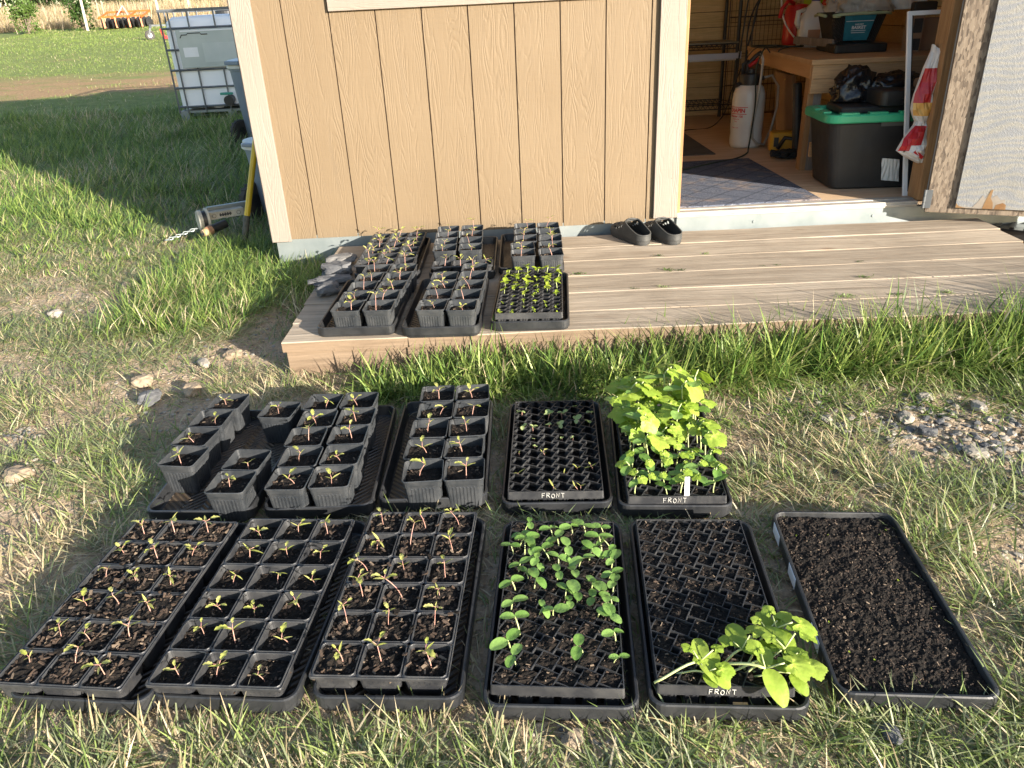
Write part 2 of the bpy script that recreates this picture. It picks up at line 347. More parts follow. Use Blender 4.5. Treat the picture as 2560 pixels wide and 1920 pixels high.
m_bras = leaf_mat('pale_leaf', (.24, .32, .11), (.36, .42, .19), .35, .5)
m_bush = leaf_mat('bush_leaf', (.035, .075, .015), (.10, .16, .035), .3, .5)
m_bush2 = leaf_mat('dark_bush_leaf', (.025, .05, .015), (.06, .10, .03), .3, .5)

# ------------------------------------------------------------------ ground
def gz(y): 
    y = np.asarray(y, float); t = np.maximum(y-2.2, 0)
    z = np.where(t < 2, .0095*t*t, .038*(t-1)); return np.where(y > 60, gz60+.004*(y-60), z)
gz60 = .038*(60-3.2)
# bare patches of dirt and gravel: centre x, y, radius x, y
BARE = [(2.35, -1.82, .36, .30), (2.62, -2.0, .30, .22), (-.12, -1.28, .36, .13), (.10, -1.02, .26, .13), (-.9, -1.02, .22, .10), (.02, -1.50, .18, .16),
        (-.3, -1.85, .09, .08), (.12, -.70, .16, .20), (-.95, -.25, .30, .10), (-1.3, -.6, .25, .1), (1.2, -2.83, .10, .03),
        (2.3, -2.45, .1, .2), (-.60, .62, .24, .11), (-.55, .15, .3, .06), (2.1, -1.55, .12, .1), (-.45, -1.6, .07, .06), (-.75, -.45, .12, .05), (-.35, -.5, .1, .05)]
def bare(x, y):
    b = np.zeros_like(x); w = (fbm(x*5, y*5, 40)-.5)*1.1
    for cx, cy, a, c in BARE: b = np.maximum(b, 1.25-np.sqrt(((x-cx)/a)**2+((y-cy)/c)**2)*.9+w)
    return np.clip(b, 0, 1)
def gheight(x, y):
    near = np.clip(1-(np.abs(y+1)-9)/8, .25, 1)
    return gz(y)-.011+((fbm(x*3, y*3, 3)-.5)*.016+(fbm(x*14, y*14, 9)-.5)*.012)*near+np.clip((y-8)/10, 0, 1)*(fbm(x*.4, y*.4, 5)-.5)*.10
def make_ground():
    xs = np.concatenate([np.linspace(-400, -40, 14)[:-1], np.linspace(-40, -6, 50)[:-1], np.linspace(-6, -1.5, 70)[:-1], np.linspace(-1.5, 3.6, 200)[:-1], np.linspace(3.6, 8, 30)[:-1], np.linspace(8, 400, 20)])
    ys = np.concatenate([np.linspace(-200, -4, 14)[:-1], np.linspace(-4, -3, 16)[:-1], np.linspace(-3, 1, 160)[:-1], np.linspace(1, 7, 80)[:-1], np.linspace(7, 40, 80)[:-1], np.linspace(40, 900, 24)])
    X, Y = np.meshgrid(xs, ys); Z = gheight(X, Y); nx, ny = len(xs), len(ys)
    v = np.stack([X, Y, Z], -1).reshape(-1, 3); i = np.arange(nx*ny).reshape(ny, nx)
    f = np.stack([i[:-1, :-1], i[:-1, 1:], i[1:, 1:], i[1:, :-1]], -1).reshape(-1, 4)
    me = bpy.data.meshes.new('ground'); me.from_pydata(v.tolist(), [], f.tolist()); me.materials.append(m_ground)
    me.polygons.foreach_set('use_smooth', [True]*len(f)); tag(place('ground', me), kind='structure')
make_ground()

# ------------------------------------------------------------------ shed
shed = empty('garden_shed', (0, 0, 0), 0, 'tan wooden garden shed with cream trim and an open door', 'shed')
GX = [.1974+.2032*k for k in range(9)]
def siding_run(b, x0, x1, z0, z1):
    """one sheet of grooved siding: board faces at y=0, grooves 7 mm wide and 6 mm deep"""
    cuts = [x0]+[g for g in GX if x0+.02 < g < x1-.02]+[x1]
    for k in range(len(cuts)-1):
        a = cuts[k]+(.0028 if k else 0); c = cuts[k+1]-(.0028 if k < len(cuts)-2 else 0)
        b.bb(a, c, 0, .012, z0, z1, 0)
        if k < len(cuts)-2: b.bb(cuts[k+1]-.0028, cuts[k+1]+.0028, .006, .012, z0+.001, z1, 1)
b = MB(); siding_run(b, .003, 1.915, .157, 1.2475); siding_run(b, .003, .4935, 1.2477, 1.8595); siding_run(b, 1.5308, 1.915, 1.2477, 1.8595); siding_run(b, .003, 1.915, 1.8597, 2.08)
b.bb(3.215, 3.90, 0, .012, .157, 2.08); b.bb(1.915, 3.215, .0005, .0125, 2.03, 2.0795)
b.build('siding', [m_siding, m_groove], shed)
MB().bb(-.010, .008, .012, 3.45, .157, 2.05).build('side_wall', m_siding, shed)
MB().bb(3.90, 3.92, .012, 3.45, .157, 2.05).build('side_wall', m_siding, shed)
b = MB(); b.raw([(-.005, 0.02, 2.051), (-.005, 3.44, 2.051), (-.005, 1.7, 2.60)], [(0, 1, 2)]); b.raw([(3.9, 0.02, 2.051), (3.9, 3.44, 2.051), (3.9, 1.7, 2.60)], [(0, 2, 1)])
b.build('gable', m_siding, shed)
MB().bb(-.015, 3.915, 3.451, 3.47, .157, 2.05).build('back_wall', m_siding, shed)
MB().bb(-.021, .072, -.0195, -.0005, .150, 2.05).build('corner_trim', m_trim, shed, bevel=.002)
MB().bb(-.030, -.0105, .0, .09, .150, 2.05).build('corner_trim', m_trim, shed, bevel=.002)
MB().bb(1.858, 1.974, -.020, -.0005, .176, 2.02).build('door_trim', m_trim, shed, bevel=.002)
MB().bb(1.858, 3.30, -.0215, -.0005, 2.0202, 2.12).build('door_trim', m_trimh, shed, bevel=.002)
for z in (1.158, 1.86): MB().bb(.404, 1.62, -.0195, -.0005, z, z+.089).build('window_trim', m_trimh, shed, bevel=.002)
for x in (.404, 1.531): MB().bb(x, x+.089, -.0195, -.0005, 1.2472, 1.8598).build('window_trim', m_trim, shed, bevel=.002)
w = MB(); w.bb(.493, 1.531, -.012, -.0005, 1.2475, 1.285); w.bb(.493, 1.531, -.012, -.0005, 1.82, 1.8595); w.bb(.995, 1.03, -.0118, -.0005, 1.2852, 1.8198)
wf = w.build('window', m_white, shed); MB().bb(.495, 1.53, -.006, -.0008, 1.284, 1.821).build('pane', m_glass, wf)
# galvanised skirting under the walls
b = MB(); b.bb(.014, 3.9, .002, .016, -.05, .172); b.bb(-.006, .0138, .0022, 3.44, -.05, .156)
b.bb(1.976, 3.2, -.0105, .0015, .06, .171, 0)
sk = b.build('skirting', m_galv, shed)
for x in (2.36, 2.95, 3.06): MB().lathe([(0, .0), (.004, .0), (.007, -.003), (.007, -.0035), (.0, -.0035)], 10).build('screw', m_galv, sk, (x, -.0105, .135), (R(-90), 0, 0))
b = MB(); b.bb(1.975, 3.158, -.016, .03, .1725, .1985); b.bb(1.975, 3.158, .0302, .075, .1725, .2025); b.bb(1.975, 3.158, -.020, -.0162, .181, .1865)
b.build('threshold', m_thresh, shed, bevel=.0015)
MB().bb(.0135, 3.89, .0755, 3.44, .172, .1995).build('floor', m_ply, shed)
# jambs: raw wood reveals
MB().bb(1.9742, 1.987, -.0185, .10, .1987, 2.02).build('door_jamb', m_stud, shed)
b = MB(); b.bb(3.160, 3.196, -.006, .10, .1988, 2.02); b.build('door_jamb', m_stud, shed, bevel=.002)
MB().bb(3.1965, 3.235, -.026, .01, .1755, 2.02).build('door_trim', M('weathered_grey_trim', (.30, .29, .28), (.40, .385, .36), 9, (1, 1, .2), rough=.7), shed, bevel=.002)
MB().bb(1.987, 3.16, -.018, .1, 2.0, 2.0195).build('door_jamb', m_stud, shed)
# interior lining of horizontal boards
b = MB()
for k in range(17):
    z = .2+k*.118; b.bb(.03, 3.88, 3.37, 3.385, z+.0025, z+.1155); b.bb(3.865, 3.88, .12, 3.3695, z+.0025, z+.1155); b.bb(.012, .027, .12, 3.3695, z+.0025, z+.1155)
b.bb(.028, 3.885, 3.386, 3.392, .2, 2.05, 1); b.bb(3.881, 3.887, .12, 3.385, .2, 2.05, 1)
b.build('interior_lining', [m_pine, m_groove], shed)
for x0, x1, z0, z1 in ((.028, 1.974, .2, 1.24), (.028, .49, 1.2402, 1.86), (1.535, 1.974, 1.2402, 1.86), (.028, 1.974, 1.8602, 2.05), (3.2, 3.86, .2, 2.05)): MB().bb(x0, x1, .10, .115, z0, z1).build('interior_lining', m_pine, shed)
b = MB()
for s, (ya, za, yb, zb) in enumerate(((-.22, 2.0, 1.7, 2.64), (3.62, 2.0, 1.7, 2.64))):
    n = Vector((0, zb-za, abs(yb-ya)*(1 if s == 0 else 1))).normalized()*.03; n.y = -abs(n.y) if s == 0 else abs(n.y)
    b.raw([(-.2, ya, za), (4.1, ya, za), (4.1, yb, zb), (-.2, yb, zb), (-.2, ya+n.y, za+n.z), (4.1, ya+n.y, za+n.z), (4.1, yb, zb+.03), (-.2, yb, zb+.03)],
          [(0, 1, 2, 3), (4, 7, 6, 5), (0, 4, 5, 1), (0, 3, 7, 4), (1, 5, 6, 2)])
b.build('roof', m_roof, shed)
b = MB(); b.bb(.03, 3.88, .116, 3.368, 2.03, 2.045); b.build('bounce_ceiling', m_pine, shed)  # unseen pine ceiling, added to bounce more light into the room
# open door, hinged at the right jamb and folded back past the wall
door = MB().bb(0, 1.15, .0, .045, 0, 1.84).build('door', m_osb, shed, (3.133, -.138, .1745), (0, 0, R(-24.2)), bevel=.002)
MB().bb(0.001, 1.151, .0455, .058, 0.001, 1.85).build('siding', m_siding, door)
MB().bb(.122, 1.14, -.013, -.0005, .030, 1.82).build('insulation_panel', m_foil, door, bevel=.0015)
pts = [(.13, .0), (.135, .012), (.15, .006), (.19, .004), (.21, .03), (.225, .06), (.235, .045), (.25, .075), (.262, .05), (.28, .062), (.30, .04), (.315, .045), (.325, .0)]
b = MB(); q = [(x, -.0139, .0305+z*1.05) for x, z in pts]; b.raw(q, [tuple(range(len(q)))])
q = [(x, -.0146, .0308+z) for x, z in [(.232, 0), (.238, .03), (.252, .085), (.262, .09), (.258, .05), (.27, .03), (.275, .0)]]; b.raw(q, [tuple(range(len(q)))], 1)
q = [(x, -.0146, .0308+z) for x, z in [(.28, 0), (.285, .02), (.31, .03), (.324, .022), (.326, .0)]]; b.raw(q, [tuple(range(len(q)))], 1)
q = [(x, -.0145, .0308+z) for x, z in [(.123, 0), (.124, .022), (.134, .008), (.15, .003), (.17, 0)]]; b.raw(q, [tuple(range(len(q)))], 1)
b.build('torn_patch', [M('bare_paper', (.20, .17, .14), (.235, .21, .18), 20, rough=.8), m_torn], door)
h = MB(); h.bb(-.012, .02, -.004, -.0005, .02, .105); h.tube([(-.012, -.004, .02), (-.012, -.004, .105)], .006, 10)
for z in (.048, .077): h.tube([(-.012, -.004, z-.001), (-.012, -.004, z+.001)], .0068, 10, 1)
h.build('hinge', [m_cage, m_dark], door, smooth=False)

# ------------------------------------------------------------------ deck
deck = empty('wooden_deck', (0, 0, 0), -.016, 'low weathered wooden deck of wide boards below the shed door', 'deck')
b = MB(); edges = [-.012, -.038, -.2435, -.449, -.6545, -.86, -1.0655, -1.248]
for k in range(1, len(edges)-1):
    y1, y0 = edges[k]-.0022, edges[k+1]+.0022; xl = .308-.03*(y0+y1)/2*1.0; xr = 3.415+.085*(y1+.1)
    n = 14
    lp = []
    for i in range(n+1):
        x = lerp(xl, xr, i/n); dz = .0012*math.sin(i*1.7+k*2)
        lp.append([(x, y0, .083), (x, y1, .083), (x, y1, .1175+dz), (x, y1-.003, .1205+dz), (x, y0+.003, .1205+dz), (x, y0, .1175+dz)])
    b.loft(lp, 0, True, True, True)
dk = b.build('decking', [m_deck, m_deckend], deck)
for p_l in dk.data.polygons:
    if abs(p_l.normal.y) > .8 or abs(p_l.normal.x) > .8: p_l.material_index = 1
MB().bb(.36, 3.33, -1.235, -.02, .095, .108).build('lit_gap_strip', m_litgap, deck)  # pale strip under the boards, stands for sun on the gap edges
MB().bb(.352, 3.32, -1.236, -1.198, -.06, .0825).build('rim_board', m_deckend, deck, bevel=.002)
MB().bb(.352, .39, -1.197, -.03, -.06, .0825).build('rim_board', m_grayw, deck)

# ------------------------------------------------------------------ leaves and seedlings
def strip_leaf(L, W, prof, cup=.15, droop=.25, nx=7, ny=4, twist=0, wave=0, seed=0):
    rnd = random.Random(seed); b = MB(); vs = []; fs = []
    for i in range(nx+1):
        t = i/nx; w = W/2*prof(t)
        for j in range(ny+1):
            s = j/ny*2-1
            vs.append((L*t, w*s, cup*abs(s)*w-droop*L*t*t+wave*L*math.sin(t*9+s*2+seed)+rnd.uniform(-1, 1)*.01*L*(abs(s) > .9)))
    for i in range(nx):
        for j in range(ny): a = i*(ny+1)+j; fs.append((a, a+ny+1, a+ny+2, a+1))
    return b.raw(vs, fs)
def lance(t): return (math.sin(math.pi*min(1, t*1.02+.02))**.8)*(1-.25*t)
def oval(t): return max(.12, (1-(2*min(max(t, 0), 1)-1)**2)**.5*(1 if t > .08 else .6)) if t < .999 else .25
def lobed(t): return (math.sin(math.pi*t)**.6)*(.62+.38*abs(math.sin(t*9.5)))+.05
def cuke_true(L, seed):
    rnd = random.Random(seed); b = MB(); n = 44; rings = [.0, .35, .7, 1.0]; vs = [(.12*L, 0, 0)]; fs = []
    c = .44*L
    for k, q in enumerate(rings[1:]):
        for i in range(n):
            th = 2*math.pi*i/n; a = abs(th if th < math.pi else 2*math.pi-th)
            rad = .52+.055*math.cos(5*a)+.05*math.cos(a)-(.24*math.exp(-((a-math.pi)/.28)**2))
            if q == 1: rad *= 1+.035*(1 if i % 2 else -1)
            x = c+rad*L*q*math.cos(th); y = rad*L*q*math.sin(th)
            if k == 0: x = lerp(.12*L, x, .8)
            z = .028*L*abs(math.sin(2.5*a))*q-.10*L*(q*rad/.5)**2*(1 if math.cos(th) > -.3 else .4)+.025*L*math.sin(th*2+seed)*q
            vs.append((x, y, z))
    for i in range(n): fs.append((0, 1+i, 1+(i+1) % n))
    for k in range(len(rings)-2):
        for i in range(n): j = (i+1) % n; p = 1+k*n; fs.append((p+i, p+n+i, p+n+j, p+j))
    return b.raw(vs, fs)
LEAF = {
 'tcoty': [strip_leaf(.024*q, .0052*q, lance, .3, d, seed=k).mesh('tomato_cotyledon', m_tom, True) for k, (q, d) in enumerate([(1, .1), (.85, .35), (1.15, .2), (1, -.1)])],
 'ttrue': [strip_leaf(.018*q, .0100*q, lobed, .35, d, 12, 4, wave=.03, seed=k).mesh('tomato_leaf', m_tom, True) for k, (q, d) in enumerate([(1, .25), (.75, .1), (1.2, .35)])],
 'ccoty': [strip_leaf(.034*q, .0235*q, oval, .22, d, 9, 6, wave=.008, seed=k).mesh('oval_cotyledon', m_coty, True) for k, (q, d) in enumerate([(1, .12), (.88, .2), (1.1, .05), (.95, .3)])],
 'cbig': [strip_leaf(.055*q, .034*q, oval, .18, d, 9, 6, wave=.01, seed=k).mesh('oval_cotyledon', m_cuke, True) for k, (q, d) in enumerate([(1, .2), (.85, .1), (1.1, .35)])],
 'ctrue': [cuke_true(.046*q, k).mesh('lobed_leaf', m_cuke, True) for k, q in enumerate([1, .85, 1.1, .52])],
 'lime': [strip_leaf(.012*q, .010*q, oval, .3, d, 5, 4, seed=k).mesh('round_leaf', m_lime, True) for k, (q, d) in enumerate([(1, .2), (.8, .4), (1.2, 0)])],
 'bras': [strip_leaf(.013*q, .011*q, oval, .3, d, 5, 4, seed=k).mesh('round_leaf', m_bras, True) for k, (q, d) in enumerate([(1, .2), (.8, .4), (1.15, 0)])],
}
def stem_pts(h, bend, az, n=5):
    return [(bend*math.cos(az)*(i/n)**2, bend*math.sin(az)*(i/n)**2, -.004+(h+.004)*i/n) for i in range(n+1)]
def rotm(az, el): return (0, -el, az)
def make_proto(kind, seed):
    """returns (stem mesh, [(leaf mesh, location, rotation)])"""
    r = random.Random(seed); L = []
    if kind in ('tom', 'tall', 'tiny'):
        h = {'tom': r.uniform(.026, .04), 'tall': r.uniform(.045, .066), 'tiny': r.uniform(.016, .026)}[kind]
        pt = stem_pts(h, r.uniform(0, .022)*h/.04, r.uniform(0, 6.3)); rad = .00095
        b = MB().tube(pt, [rad*1.15]*3+[rad]*2+[rad*.8], 6); top = Vector(pt[-1])
        a0 = r.uniform(0, 3.1)
        for s in (0, 1):
            L.append((r.choice(LEAF['tcoty']), top-Vector((0, 0, .003)), rotm(a0+math.pi*s+r.uniform(-.3, .3), r.uniform(.1, .95))))
        for k in range(r.choice((1, 2, 2, 3)) if kind != 'tiny' else r.choice((0, 1))):
            az = a0+1.57+k*2.2+r.uniform(-.4, .4); el = r.uniform(.35, 1.1); ln = r.uniform(.006, .013)
            e = top+Vector((math.cos(az)*math.cos(el), math.sin(az)*math.cos(el), math.sin(el)))*ln
            b.tube([top, e], .0007, 5); L.append((r.choice(LEAF['ttrue']), e, rotm(az, el*.7)))
        return b.mesh('seedling_stem', m_stem, True), L
    if kind == 'sprout':
        h = r.uniform(.02, .042); pt = stem_pts(h, r.uniform(.004, .02), r.uniform(0, 6.3)); b = MB().tube(pt, .0016, 6); top = Vector(pt[-1]); a0 = r.uniform(0, 3.1)
        for s in (0, 1): L.append((r.choice(LEAF['ccoty']), top, rotm(a0+math.pi*s+r.uniform(-.25, .25), r.uniform(-.1, .35))))
        return b.mesh('seedling_stem', m_gstem, True), L
    if kind in ('cuke', 'cukelow'):
        h = r.uniform(.050, .090) if kind == 'cuke' else r.uniform(.035, .05); pt = stem_pts(h, r.uniform(.0, .018), r.uniform(0, 6.3)); b = MB().tube(pt, .0017, 6); top = Vector(pt[-1]); a0 = r.uniform(0, 3.1)
        for s in (0, 1): L.append((r.choice(LEAF['ccoty']), top-Vector((0, 0, .006)), rotm(a0+math.pi*s+r.uniform(-.3, .3), r.uniform(-.2, .3))))
        az = -1.1+r.uniform(-1.3, 1.3); ln = r.uniform(.010, .028) if kind == 'cuke' else .008; e = top+Vector((math.cos(az)*.5, math.sin(az)*.5, .85))*ln
        b.tube([top, e], .0012, 5); L.append((r.choice(LEAF['ctrue']) if kind == 'cuke' else LEAF['ctrue'][3], e, rotm(az, r.uniform(-.75, -.1))))
        if kind == 'cuke' and r.random() < .7: L.append((LEAF['ctrue'][1], top+Vector((.006*math.cos(az+2.3), .006*math.sin(az+2.3), .012)), rotm(az+2.3+r.uniform(-.6, .6), r.uniform(-.35, .1))))
        return b.mesh('seedling_stem', m_gstem, True), L
    if kind == 'flop':
        ln = r.uniform(.07, .11); pt = [(-ln*.9+ln*.9*(i/6)**.8, 0, -.004+.040*math.sin(min(1, i/6*1.1)*1.57)) for i in range(7)]; b = MB().tube(pt, .0023, 7); top = Vector(pt[-1]); a0 = r.uniform(-.7, .7)
        for s in (-1, 1): L.append((r.choice(LEAF['cbig']), top, rotm(a0+s*r.uniform(.9, 1.5), r.uniform(-.1, .3))))
        e = top+Vector((math.cos(a0), math.sin(a0), .7))*.025; b.tube([top, e], .0015, 5); L.append((r.choice(LEAF['ctrue']), e, rotm(a0, r.uniform(-.4, .1))))
        e2 = top+Vector((math.cos(a0+2), math.sin(a0+2), .9))*.016; b.tube([top, e2], .0012, 5); L.append((LEAF['ctrue'][3], e2, rotm(a0+2.2, .2)))
        return b.mesh('seedling_stem', m_gstem, True), L
    if kind in ('lime', 'bras'):
        h = r.uniform(.012, .022); b = MB().tube(stem_pts(h, .004, r.uniform(0, 6)), .0009, 5); top = Vector((0, 0, h)); a0 = r.uniform(0, 6)
        for s in range(4 if kind == 'lime' else 3): L.append((r.choice(LEAF[kind]), top, rotm(a0+1.57*s+r.uniform(-.3, .3), r.uniform(-.1, .6))))
        return b.mesh('seedling_stem', m_gstem if kind == 'lime' else m_stem, True), L
PROTO = {k: [make_proto(k, 31*i+len(k)) for i in range(7)] for k in ('tom', 'tall', 'tiny', 'sprout', 'cuke', 'cukelow', 'flop', 'lime', 'bras')}
MERGED = {}
def merged(kind, i):
    """stem and leaves in one mesh, for seedlings too small to show their parts"""
    if (kind, i) not in MERGED:
        st, L = PROTO[kind][i]; b = MB(); b.raw([v.co[:] for v in st.vertices], [tuple(p.vertices) for p in st.polygons], 0)
        for lm, loc, rot in L:
            m = Matrix.Translation(loc) @ Euler(rot).to_matrix().to_4x4(); b.raw([(m @ v.co)[:] for v in lm.vertices], [tuple(p.vertices) for p in lm.polygons], 1)
        MERGED[(kind, i)] = b.mesh('seedling', [st.materials[0], L[0][0].materials[0]], True)
    return MERGED[(kind, i)]
def seedling(parent, kind, loc, sc=1, rz=None, parts=True, lean=.12):
    i = random.randrange(7); rot = (random.uniform(-lean, lean), random.uniform(-lean, lean), random.uniform(0, 6.28) if rz is None else rz); sc *= random.uniform(.74, 1.16)
    if not parts: return place('seedling', merged(kind, i), parent, loc, rot, sc)
    st, L = PROTO[kind][i]; s = place('seedling', st, parent, loc, rot, sc)
    for lm, l, r in L: place('leaf', lm, s, l, (r[0]+random.uniform(-.15, .15), r[1], r[2]), random.uniform(.85, 1.15))
    return s

# ------------------------------------------------------------------ soil
def soil_grid(b, cx, cy, w, l, z, nx, ny, amp, seed, rot=0, mound=0, chips=0, mi=0, round_=True, csz=1):
    u = np.linspace(-1, 1, nx+1); v = np.linspace(-1, 1, ny+1); U, V = np.meshgrid(u, v)
    X = U*w/2; Y = V*l/2; ca, sa = math.cos(rot), math.sin(rot); XX = cx+ca*X-sa*Y; YY = cy+sa*X+ca*Y
    sx = XX+seed*3.1; sy = YY+seed*1.7
    Z = z+amp*((fbm(sx*70, sy*70, seed, 3)-.5)*2.2+(fbm(sx*220, sy*220, seed+5, 2)-.5)*1.3)+mound*(1-np.maximum(U**2, V**2))
    vs = np.stack([XX, YY, Z], -1).reshape(-1, 3); i = np.arange((nx+1)*(ny+1)).reshape(ny+1, nx+1)
    f = np.stack([i[:-1, :-1], i[:-1, 1:], i[1:, 1:], i[1:, :-1]], -1).reshape(-1, 4)
    b.raw(vs.tolist(), f.tolist(), mi)
    for k in range(chips):
        a, c = random.uniform(-.97, .97), random.uniform(-.97, .97); x = cx+ca*a*w/2-sa*c*l/2; y = cy+sa*a*w/2+ca*c*l/2
        zz = Z[int((c+1)/2*ny), int((a+1)/2*nx)]; s = random.uniform(.6, 1.5)*csz
        q = Euler((random.uniform(-.7, .7), random.uniform(-.7, .7), random.uniform(0, 6.3))).to_matrix()
        b.box((x, y, zz+.0008), (.0075*s*random.uniform(.5, 1.4), .0028*s, .0013*s), mi+(1 if random.random() < .8 else 2), q)
    return b
SOILM = [m_soil, m_chip, m_shell]

# ------------------------------------------------------------------ trays, pots, inserts
TL, TW, TH = .543, .278, .036
def tray_mesh(seed):
    b = MB(); r = .028
    L = [rrect(TW-.010, TL-.010, r, -.004), rrect(TW-.004, TL-.004, r, .008), rrect(TW+.001, TL+.001, r, .009), rrect(TW+.001, TL+.001, r, .0335), rrect(TW-.003, TL-.003, r, TH), rrect(TW-.011, TL-.011, r-.003, TH), rrect(TW-.014, TL-.014, r-.004, TH-.002), rrect(TW-.026, TL-.026, r-.006, .006), rrect(TW-.034, TL-.034, r-.01, .003)]
    b.loft(L, 0, True, True, False); n = len(L[-1]); k = len(b.v)-n; b.raw(b.v[k:], [tuple(range(n))], 1)
    return b.mesh('drip_tray', [m_black, m_trayfloor])
TRAY = tray_mesh(0)
def tray(x, y, rz, label, z=0): 
    o = place('drip_tray', TRAY, None, (x, y, z), (0, 0, rz)); return tag(o, label, 'tray', 'black drip trays set out in rows')
def sqloop(h, r, z): return rrect(2*h, 2*h, r, z, 3)
def pot_mesh(seed):
    rnd = random.Random(seed); b = MB()
    L = [sqloop(.0405, .008, 0), sqloop(.0412, .009, .003), sqloop(.0470, .010, .070), sqloop(.0484, .010, .0715), sqloop(.0496, .011, .086), sqloop(.0512, .011, .0865), sqloop(.0516, .011, .0905), sqloop(.0506, .011, .092), sqloop(.0494, .010, .0915), sqloop(.0470, .009, .072), sqloop(.0395, .008, .004)]
    b.loft(L, 0, True, True, True)
    for s in range(4):
        q = Matrix.Rotation(s*math.pi/2, 3, 'Z')
        for k in range(7):
            x = -.027+k*.009; w = .0018; y0, y1 = -.0414, -.0467
            vs = [(x-w, y0-.0014, .006), (x+w, y0-.0014, .006), (x+w*.9, y1-.0013, .066), (x-w*.9, y1-.0013, .066), (x-w*1.5, y0+.001, .004), (x+w*1.5, y0+.001, .004), (x+w*1.4, y1+.001, .069), (x-w*1.4, y1+.001, .069)]
            b.raw([q @ Vector(v) for v in vs], [(0, 1, 2, 3), (0, 4, 5, 1), (1, 5, 6, 2), (2, 6, 7, 3), (3, 7, 4, 0)])
        b.raw([q @ Vector(v) for v in [(-.030, -.0493, .0745), (.030, -.0493, .0745), (.030, -.0500, .0775), (-.030, -.0500, .0775)]], [(0, 1, 2, 3)])
    return b.mesh('pot', m_pot, False)
POT = [pot_mesh(k) for k in range(1)]
PSOIL = []
for k in range(6):
    b = MB(); soil_grid(b, 0, 0, .091, .091, .066+.004*(k % 3), 16, 16, .0045, k, 0, (.004 if k % 2 else -.002), 26); PSOIL.append(b.mesh('soil', SOILM, False))
def pot(x, y, rz, z, label, kind='tom', parts=True, sc=1, group='square seedling pots'):
    p = empty('potted_seedling', (x, y, z), rz, label, 'plant pot', group)
    place('pot', POT[0], p); place('soil', random.choice(PSOIL), p, (0, 0, 0), (0, 0, random.choice((0, 1.5708, 3.1416))))
    if kind: seedling(p, kind, (random.uniform(-.012, .014), random.uniform(-.012, .012), .069), sc, None, parts)
    return p
def sq_from(loop, h):
    out = []
    for x, y, z in loop: m = max(abs(x), abs(y)); out.append((x*h/m, y*h/m))
    return out
def insert18(nx, ny, H=.056):
    """sheet of joined square cells with rounded rims"""
    b = MB(); px, py = .0848, .0842; hole = sqloop(.0388, .009, 0)
    for i in range(nx):
        for j in range(ny):
            cx, cy = (i-(nx-1)/2)*px, (j-(ny-1)/2)*py
            sq = [(x*px/.0848, y*py/.0848) for x, y in sq_from(hole, .0424)]
            def lp(h, r, z): return [(cx+x, cy+y, z) for x, y, _ in sqloop(h, r, z)]
            L = [[(cx+x, cy+y, H-.0035) for x, y in sq], lp(.0408, .010, H-.0012), lp(.0402, .010, H), lp(.0392, .009, H), lp(.0384, .009, H-.0016), lp(.0362, .009, .030), lp(.0325, .010, .004)]
            b.loft(L, 0, True, False, True)
            O = [lp(.0404, .009, H-.004), lp(.0395, .0095, H-.012), lp(.0368, .011, .016), lp(.0320, .014, .000)]
            b.loft(O[::-1], 0, True, True, False)
            if j == 0 or i in (0, nx-1):
                for s in ((0,) if j == 0 else ())+((1,) if i == nx-1 else ())+((3,) if i == 0 else ()):
                    q = Matrix.Rotation(s*math.pi/2, 3, 'Z')
                    for k in range(5):
                        x = -.020+k*.010; w = .0014
                        b.raw([Vector((cx, cy, 0))+q @ Vector(v) for v in [(x-w, -.0345, .012), (x+w, -.0345, .012), (x+w, -.0398, .040), (x-w, -.0398, .040)]], [(0, 1, 2, 3)])
    w, l = nx*px, ny*py; r = .006
    b.loft([rrect(w+.004, l+.004, r, H-.008), rrect(w+.005, l+.005, r, H-.003), rrect(w+.003, l+.003, r, H-.0012), rrect(w-.003, l-.003, r, H-.003)])
    return b.mesh('insert', m_ins)
INS18 = insert18(3, 6); INS3 = insert18(3, 1)
def flat18(x, y, rz, z, label, depth=.006, kind='tom', rows=6, mesh=None, parts=True, seed=0, amp=.004, skip=(), chips=22, mound=0, over=0, sc=1, name='cell_flat'):
    f = empty(name, (x, y, z), rz, label, 'seedling flat', 'flats of joined square cells')
    place('insert', mesh or INS18, f); b = MB(); H = .056
    for i in range(3):
        for j in range(rows):
            cx, cy = (i-1)*.0848, (j-(rows-1)/2)*.0842; d = depth+random.uniform(-.003, .004)
            soil_grid(b, cx, cy, .0755, .0755, H-d, 15, 15, amp, seed+i*7+j, 0, mound, chips, csz=1.0 if not over else 1.35)
            if (i, j) in skip: continue
            seedling(f, kind if not callable(kind) else kind(i, j), (cx+random.uniform(-.014, .014), cy+random.uniform(-.014, .014), H-d-.002), sc, None, parts)
    if over:   # bark spilled over the dividing rims
        for k in range(over): 
            t = random.random(); i = random.choice((-.5, .5)); 
            if random.random() < .5: x_, y_ = i*.0848, random.uniform(-.25, .25)
            else: x_, y_ = random.uniform(-.125, .125), random.choice((-2, -1, 0, 1, 2))*.0842
            q = Euler((random.uniform(-.5, .5), random.uniform(-.5, .5), random.uniform(0, 6.3))).to_matrix(); s = random.uniform(.7, 1.7)
            b.box((x_+random.gauss(0, .004), y_+random.gauss(0, .004), H+.0012), (.009*s, .005*s, .0025*s), random.choice((0, 0, 1)), q)
    b.build('soil', SOILM, f); return f
